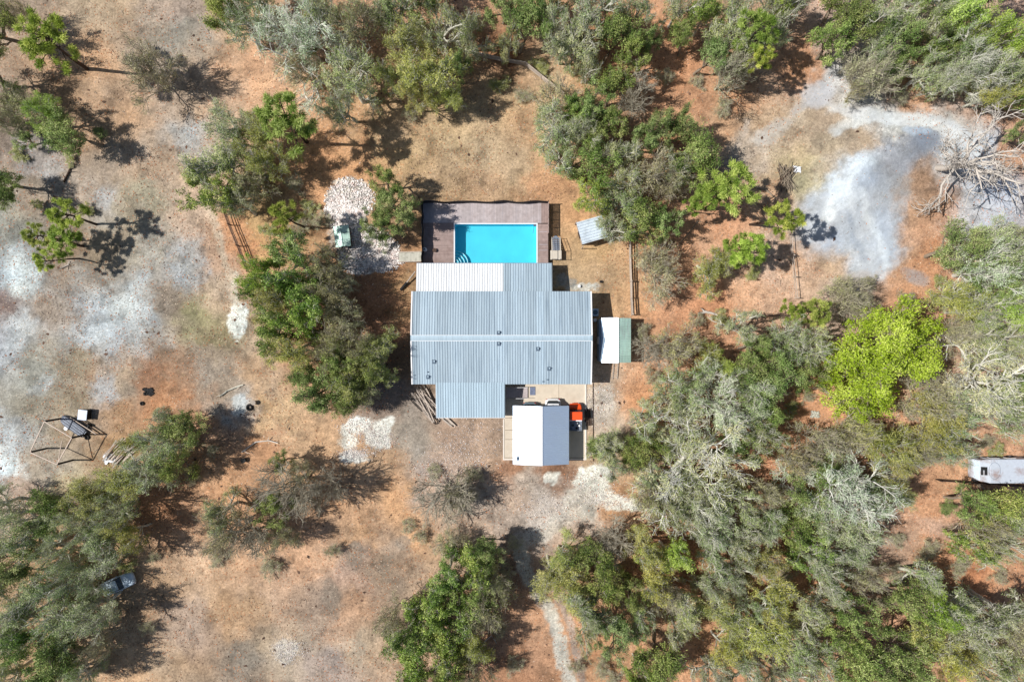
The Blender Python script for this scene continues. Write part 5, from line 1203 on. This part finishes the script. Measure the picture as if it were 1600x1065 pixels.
# crown centre px, py, radius px, kind, height m
TREES = """1086,726,92,W,11 1116,634,60,W,10 1000,704,36,B,7 1150,700,34,B,7 1048,690,30,A,7 1080,770,34,A,7.5 1130,760,30,O,7 1020,745,30,A,7 1528,604,70,W,10.5 1316,756,76,W,10.5 1290,740,30,B,7 1350,760,30,B,7 1530,424,56,W,10 478,66,72,W,10.5 470,60,28,B,6 1100,806,50,W,9.5 1522,112,46,W,9.5 940,700,26,B,5 -28,40,46,B,9 -30,112,48,B,9 18,22,26,S,6 0,185,30,S,6 72,62,46,P,13 76,178,34,Y,6 100,212,36,B,7 34,168,36,S,5 40,215,20,B,3
232,108,50,S,9 6,294,32,B,7 104,338,30,P,8 58,370,24,P,6 100,372,30,P,6 72,406,20,P,7
345,14,34,B,8 392,34,50,A,9 548,116,50,A,9 528,168,34,A,8 560,30,42,S,9 610,18,44,A,9 470,108,34,S,7 395,-20,50,A,9 500,10,40,A,9
360,198,42,A,8 402,214,40,O,8 352,252,52,A,8.5 336,296,44,G,8 392,290,36,S,7 420,250,36,O,8 446,188,46,P,13 440,337,28,P,9 372,310,34,A,7
640,70,46,O,9 668,118,46,O,9 700,40,58,A,9.5 735,70,34,A,9 612,120,30,O,8 650,148,30,O,8 700,150,26,O,7 660,-15,46,B,9 716,100,24,B,8
790,14,36,B,8 794,62,28,A,7 826,30,38,B,8.5 872,48,46,A,9 905,70,44,A,9 925,18,52,A,9.5 962,50,34,B,8.5 880,84,26,A,7 990,78,30,B,8 1012,60,26,B,7 985,22,34,A,9 850,-10,40,B,9
1062,14,38,A,8.5 1066,50,24,B,7 1104,22,30,Y,9 1148,50,44,A,9 1182,46,34,P,11 1188,92,22,P,10 1140,110,46,S,9 1118,84,26,B,8 1216,14,42,A,9 1196,62,28,A,8 1226,-10,30,Y,9 1150,10,30,A,9
920,110,26,A,7 958,128,28,B,7 986,150,38,D,7 870,158,36,S,7 920,168,36,B,8 868,200,44,A,8 912,208,40,A,8 945,196,34,B,8 882,250,40,A,8 925,256,46,B,9 958,240,36,A,8.5 1034,196,36,B,8.5 1068,198,26,B,8 1014,224,28,B,8 1090,244,42,B,8 1060,262,34,A,8 1016,272,40,S,8 974,284,36,A,8 930,300,36,Y,8 962,318,40,A,8 1000,340,38,B,8 1034,346,30,B,7 964,356,34,A,7 1045,290,30,S,7 896,180,26,G,7
1142,286,46,P,12 1110,304,26,P,10 1086,318,18,P,8 1226,342,28,P,11 1168,390,32,P,9 1150,384,18,P,8 1114,420,36,O,5 1126,410,24,S,4 1030,428,44,S,6 1010,400,24,S,5
1306,56,38,B,8 1338,28,36,B,8.5 1392,20,46,A,9 1414,54,40,B,9 1374,78,34,A,8 1364,112,40,S,8 1340,140,22,S,5 1396,96,26,B,7 1460,30,42,A,9 1496,14,42,Y,9 1470,66,36,B,8.5 1446,104,38,A,8 1502,84,44,A,9 1540,56,40,Y,9 1576,60,36,Y,9 1574,116,38,A,9 1486,128,26,A,7 1606,90,36,Y,8 1550,148,30,O,8 1608,150,26,B,7 1606,210,26,B,7 1440,-12,36,B,9 1560,-10,36,B,9 1310,-16,34,B,8
1530,262,86,X,10
1512,384,46,B,9 1552,370,42,A,9 1588,402,40,A,9 1560,446,44,B,9 1494,470,34,O,8 1532,488,42,A,9 1582,486,40,Y,9 1590,540,40,A,9 1546,546,38,A,8.5 1496,520,32,S,7 1590,604,32,B,8 1580,650,40,A,8.5 1500,650,44,A,8.5 1452,620,40,S,8 1460,670,44,O,8 1486,704,30,A,8 1430,580,24,S,7 1606,370,34,A,9
1330,470,42,S,7 1276,488,24,P,9 1240,486,20,P,8 1224,528,42,A,8 1160,512,36,A,8 1186,538,28,B,8 1264,540,38,A,8 1216,572,42,B,8.5 1176,578,34,B,8 1254,582,34,B,8 1130,568,22,Y,6 1104,560,24,O,6 1150,600,34,A,8 1310,450,26,S,6
1370,564,75,L,10.5
1056,546,44,S,7 1024,548,32,D,6 1076,604,44,A,8.5 1040,622,36,A,8 1178,640,44,A,9 1194,606,36,B,8.5 1010,660,36,A,8 948,700,30,A,7 1190,686,36,A,8.5 1010,780,30,S,8 960,730,26,A,7 1204,650,30,B,8
1290,694,46,S,8 1334,676,40,S,8 1378,690,40,O,8 1402,730,40,O,8 1244,722,34,S,8 1246,776,38,B,8 1368,776,36,A,8 1400,776,26,O,7 1286,806,40,A,9 1340,830,38,A,8.5 1232,818,34,B,8 1260,856,36,G,8 1430,700,30,S,8
1078,806,42,A,8.5 1038,790,34,A,8 1118,826,40,A,8.5 1160,792,38,A,8.5 1196,770,32,S,8 1160,850,38,A,8 1110,866,34,A,8 1200,826,34,A,8 1190,880,40,O,8 1148,896,34,A,8
882,866,34,O,7 866,900,34,O,7 896,918,40,O,7.5 930,872,34,B,8 952,908,40,B,8 952,848,38,D,6 1008,858,34,O,8.5 1046,866,32,Y,8.5 1022,900,38,O,8.5 1044,928,34,S,8 988,936,30,B,8 934,960,44,A,8.5 968,984,42,B,8.5 996,964,34,A,8 918,996,26,A,7 912,944,34,A,8 1074,958,38,A,8 1064,985,24,A,7 1030,1038,42,B,8 1000,1060,30,Y,8 1108,918,34,A,8 1130,960,38,O,8 1170,946,40,A,8.5 1212,940,40,O,8.5 1188,996,44,O,8.5 1138,1010,40,O,8 1120,1056,36,A,8 1170,1050,40,A,8.5 1232,1000,38,A,8.5 1226,1052,40,A,8.5 1280,1030,44,A,9 1262,960,40,A,9 1300,920,42,A,9 1288,880,38,A,8.5 1326,960,38,B,9 1324,1000,40,B,9 1340,1044,40,B,9 1392,1020,44,B,9 1384,1060,36,B,9 1352,900,34,S,8 1336,866,30,A,8
1448,906,34,A,8 1436,946,40,B,8.5 1470,960,36,Y,8.5 1452,1000,36,O,8 1500,944,36,A,8 1520,986,44,A,9 1564,960,42,A,9 1590,996,38,S,9 1490,1030,42,O,8.5 1540,1036,44,A,9 1590,1046,40,A,9 1432,1048,36,B,8.5
1528,784,34,B,7.5 1568,790,38,B,8 1598,812,34,A,8 1540,826,34,S,7.5 1580,846,38,A,8 1524,850,28,G,7 1550,866,26,A,7
252,700,48,A,8 284,668,32,B,7 262,668,30,A,7 222,736,40,A,7.5 190,752,36,O,7 274,730,30,B,8 210,690,24,O,6 180,800,44,A,8 140,776,34,O,7 120,816,40,A,8 74,806,36,B,8 36,830,44,A,8.5 158,846,46,A,8.5 200,832,28,O,8 90,862,44,A,8.5 24,886,44,B,8.5 60,920,48,A,8.5 116,912,46,A,8.5 30,960,44,A,8.5 100,966,42,A,8.5 150,960,36,A,8 40,1010,44,G,8.5 88,1030,42,B,8.5 10,1050,40,A,8.5 120,1060,30,A,8 60,1066,36,G,8.5 156,1008,24,S,7 -16,920,40,A,8.5 -14,800,40,A,8 0,990,34,A,8
452,772,50,D,9 512,764,34,D,8 430,786,34,B,7 350,826,44,S,8 338,800,30,A,8 390,840,38,D,7 440,724,20,B,5 442,840,26,S,6 470,740,24,S,6 700,780,48,D,6.5 720,770,28,S,5 706,850,30,S,4
700,908,38,G,9 738,882,36,G,9 668,948,36,G,9 712,956,42,G,9 640,990,40,G,9 690,1002,44,G,9 640,1040,44,G,9 746,930,30,B,8.5 690,1050,40,B,9 760,948,40,S,9 770,910,30,S,8.5 612,968,30,S,8 740,1010,36,O,8 730,1052,38,S,8 760,860,24,B,8
412,424,40,Y,9 452,408,46,G,9.5 426,470,42,O,9.5 470,450,48,G,10 508,410,34,S,9 430,516,40,G,9 478,500,46,G,9.5 456,552,34,O,8.5 400,446,28,G,8 516,460,36,S,9 540,500,34,S,8.5 520,540,40,S,8.5 562,546,36,S,8 540,440,20,S,6
548,596,42,O,8.5 560,600,34,B,8 506,610,44,B,8 528,566,36,B,8.5 586,570,30,O,7.5 478,590,28,B,7 540,630,24,B,7 590,540,28,O,7 570,610,24,S,7
606,312,34,B,6.5 632,338,34,B,7.5 596,348,30,B,6 604,278,26,B,7 590,368,24,A,6"""
TINT = dict(A=(1, 1, 1), B=(1, 1, 1))
LAND = [('the swimming pool', 775, 380), ('the carport', 845, 680), ('the tin shed', 925, 360), ('the green roofed shed', 975, 532), ('the lime green tree', 1380, 560),
        ('the dead white tree', 1530, 262), ('the white camper', 1570, 736), ('the canopy frame', 95, 690), ('the blue car', 178, 914), ('the rock bed', 560, 350),
        ('the top left corner', 0, 0), ('the lower left corner', 0, 1065), ('the lower right corner', 1600, 1065), ('the top right corner', 1600, 0), ('the front porch', 735, 630),
        ('the dirt track', 860, 960), ('the back yard', 720, 230), ('the dark rail fence', 372, 380), ('the pale rail fence', 820, 110), ('the sand clearing', 1340, 330),
        ('the left field', 200, 480), ('the lumber pile', 665, 630), ('the top edge centre', 1000, 0), ('the bottom edge centre', 640, 1065), ('the short rail fence', 1300, 625), ('the log', 1105, 490)]
WORD = dict(W='large white limbed oak', A='grey green oak', B='dark green oak', O='olive green oak', Y='yellow green oak', L='big lime green tree', G='leafy bright green tree', P='tufted green pine', S='grey twiggy oak', D='bare leafless tree', X='large bleached dead tree')
NAME = dict(W='oak_tree', A='oak_tree', B='oak_tree', O='oak_tree', Y='oak_tree', L='lime_green_tree', G='broadleaf_tree', P='pine_tree', S='oak_tree', D='bare_tree', X='dead_tree')
GRP = dict(oak_tree='oaks in the woods and yard', broadleaf_tree='leafy green trees', pine_tree='pines', bare_tree='bare leafless trees')
def where(px, py):
    best = min(LAND, key=lambda l: math.hypot(px-l[1], py-l[2])); dx, dy = px-best[1], py-best[2]
    if best[0].endswith('corner'): return 'near '+best[0]
    a = math.degrees(math.atan2(dy, dx)) % 360
    w = ['right of', 'below and right of', 'below', 'below and left of', 'left of', 'above and left of', 'above', 'above and right of'][int(((a+22.5) % 360)//45)]
    return w+' '+best[0]
TL = []
for s in TREES.split():
    q = s.split(','); TL.append((float(q[0]), float(q[1]), float(q[2]), q[3], float(q[4])))
keys = {}
for i, t in enumerate(TL):
    b = min(LAND, key=lambda l: math.hypot(t[0]-l[1], t[1]-l[2]))
    keys.setdefault((WORD[t[3]], where(t[0], t[1])), []).append((math.hypot(t[0]-b[1], t[1]-b[2]), i))
ORD = ['nearest', 'second nearest', 'third nearest', 'fourth nearest', 'fifth nearest', 'sixth nearest', 'seventh nearest', 'eighth nearest', 'ninth nearest', 'tenth nearest']
LAB = {}
for (w, wh), l in keys.items():
    l.sort()
    if len(l) == 1: LAB[l[0][1]] = '%s standing %s' % (w, wh)
    else:
        for j, (_, i) in enumerate(l): LAB[i] = '%s %s standing %s' % (ORD[j] if j < len(l)-1 else 'farthest', w, wh)
rt = random.Random(77)
for i, (px, py, r, kd, h) in enumerate(TL):
    k = rt.randrange(NV[kd]); d = VAR[(kd, k)]
    zc = h*d['zc']*.95; c = P(px, py, zc); R_ = r*(.9 if kd in 'PX' else 1.14 if kd == 'L' else 1.0 if kd == 'W' else .98 if kd == 'G' else .88 if kd == 'A' else .92)/S*(H-zc)/H; az = rt.uniform(0, 6.283)
    if kd == 'X': az = 2.2
    ox, oy = d['off'][0]*R_, d['off'][1]*R_
    bx = c.x-(ox*math.cos(az)-oy*math.sin(az)); by = c.y-(ox*math.sin(az)+oy*math.cos(az))
    root = empty(NAME[kd], (bx, by, gz(bx, by)-.05), LAB[i], NAME[kd].replace('_', ' '), GRP.get(NAME[kd]))
    root.rotation_euler = (0, 0, az); root.scale = (R_, R_, h)
    j1, j2, j3 = rt.uniform(.80, 1.16), rt.uniform(.86, 1.06), rt.uniform(.78, 1.15)
    for pt in ('trunk', 'branches', 'crown'):
        if pt in d:
            o = bpy.data.objects.new(pt, d[pt]); C.objects.link(o); o.parent = root
            if pt == 'crown': o.color = (j1*j2*1.2, j1*1.16, j1*j3*1.08, 1)
# low shrubs on the woodland floor
SH = """1180,430,12,O 1128,500,14,O 1020,590,14,S 1236,640,14,O 300,270,12,O 130,330,12,O 60,320,10,O 24,245,12,O 420,880,20,S 340,870,16,S 520,860,12,S 640,820,12,S 1330,110,14,S 1410,150,14,S 1290,95,12,B 1450,860,18,S 1500,890,16,S 1400,840,14,S 1480,800,12,B 1420,470,14,S 1360,440,12,S 1470,440,14,O 1000,520,16,S 1090,500,12,S 1130,170,14,S 1090,130,14,S 1040,120,14,S 850,100,14,O 820,150,14,S 780,140,14,O 640,180,12,S 460,290,18,S 480,320,16,O 500,345,16,S 470,350,16,S 420,360,14,O 450,365,14,S 150,210,10,B 110,250,10,O 250,650,12,S 300,740,14,S 330,700,12,S 200,890,12,O 230,980,12,S 240,870,10,S 800,850,14,S 790,890,16,S 780,980,14,S 800,1040,16,S 940,1040,16,S 900,1040,12,S 960,1060,16,S 1100,900,16,O 1230,900,16,S 1380,940,16,S 1500,880,16,S 1560,900,14,S 1400,900,14,S 1560,700,14,O 1540,690,12,S 1220,610,14,S 1260,620,12,S 1420,640,14,S 1340,650,14,S 660,835,14,S 740,740,14,S 680,735,12,S"""
cnt = {}
for s in SH.split():
    q = s.split(','); px, py, r, kd = float(q[0]), float(q[1]), float(q[2]), q[3]
    d = VAR[(kd, rt.randrange(NV[kd]))]; h = U(.9, 1.8); c = P(px, py, h*.5); R_ = r/S
    wh = where(px, py); wd = {'O': 'low olive shrub', 'S': 'low grey twiggy shrub', 'B': 'low dark green shrub'}[kd]
    kk = (wd, wh); cnt[kk] = cnt.get(kk, 0)+1
    lab = '%s on bare ground %s' % (wd, wh) if cnt[kk] == 1 else '%s %s on bare ground %s' % (['', '', 'another', 'third', 'fourth', 'fifth', 'sixth'][cnt[kk]], wd, wh)
    root = empty('shrub', (c.x, c.y, gz(c.x, c.y)-.1), lab, 'shrub', 'low shrubs')
    root.rotation_euler = (0, 0, rt.uniform(0, 6.28)); root.scale = (R_, R_, h)
    for pt in ('branches', 'crown'):
        o = bpy.data.objects.new(pt, d[pt]); C.objects.link(o); o.parent = root
        if pt == 'crown': o.color = (1, 1, 1, 1)

chips('bark_bits', clumpy(900, 505, .48), .42, 'chip_dark', 'dark bark bits and droppings dotted over the open ground', tilt=.3, aspect=.7)
chips('pale_bits', clumpy(1100, 606, .50), .30, 'chip', 'bleached chips and dead fronds dotted over the open ground', tilt=.3, aspect=.3)
def fallen_twigs():
    lines = []
    for (x, y) in clumpy(3600, 404, .47, .2):
        a = U(0, 6.28); l = U(.2, .9); w = U(.012, .03); z = gz(x, y)+.03; a2 = a+U(-.6, .6)
        m = np.array([x+math.cos(a)*l/2, y+math.sin(a)*l/2, z+.05])
        lines.append((np.array([[x, y, z], m, [m[0]+math.cos(a2)*l/2, m[1]+math.sin(a2)*l/2, z]]), np.array([w, w*.8, w*.4])))
    V, Q = loft_np(lines, 3)
    me = mesh_np('fallen_twigs', V, Q, np.repeat(rng.random(len(lines)), 6), [M['wood_grey']])
    o = bpy.data.objects.new('fallen_twigs', me); C.objects.link(o); tag(o, 'grey fallen twigs lying on the woodland floor', kind='stuff')
fallen_twigs()
print('objects', len(bpy.data.objects))
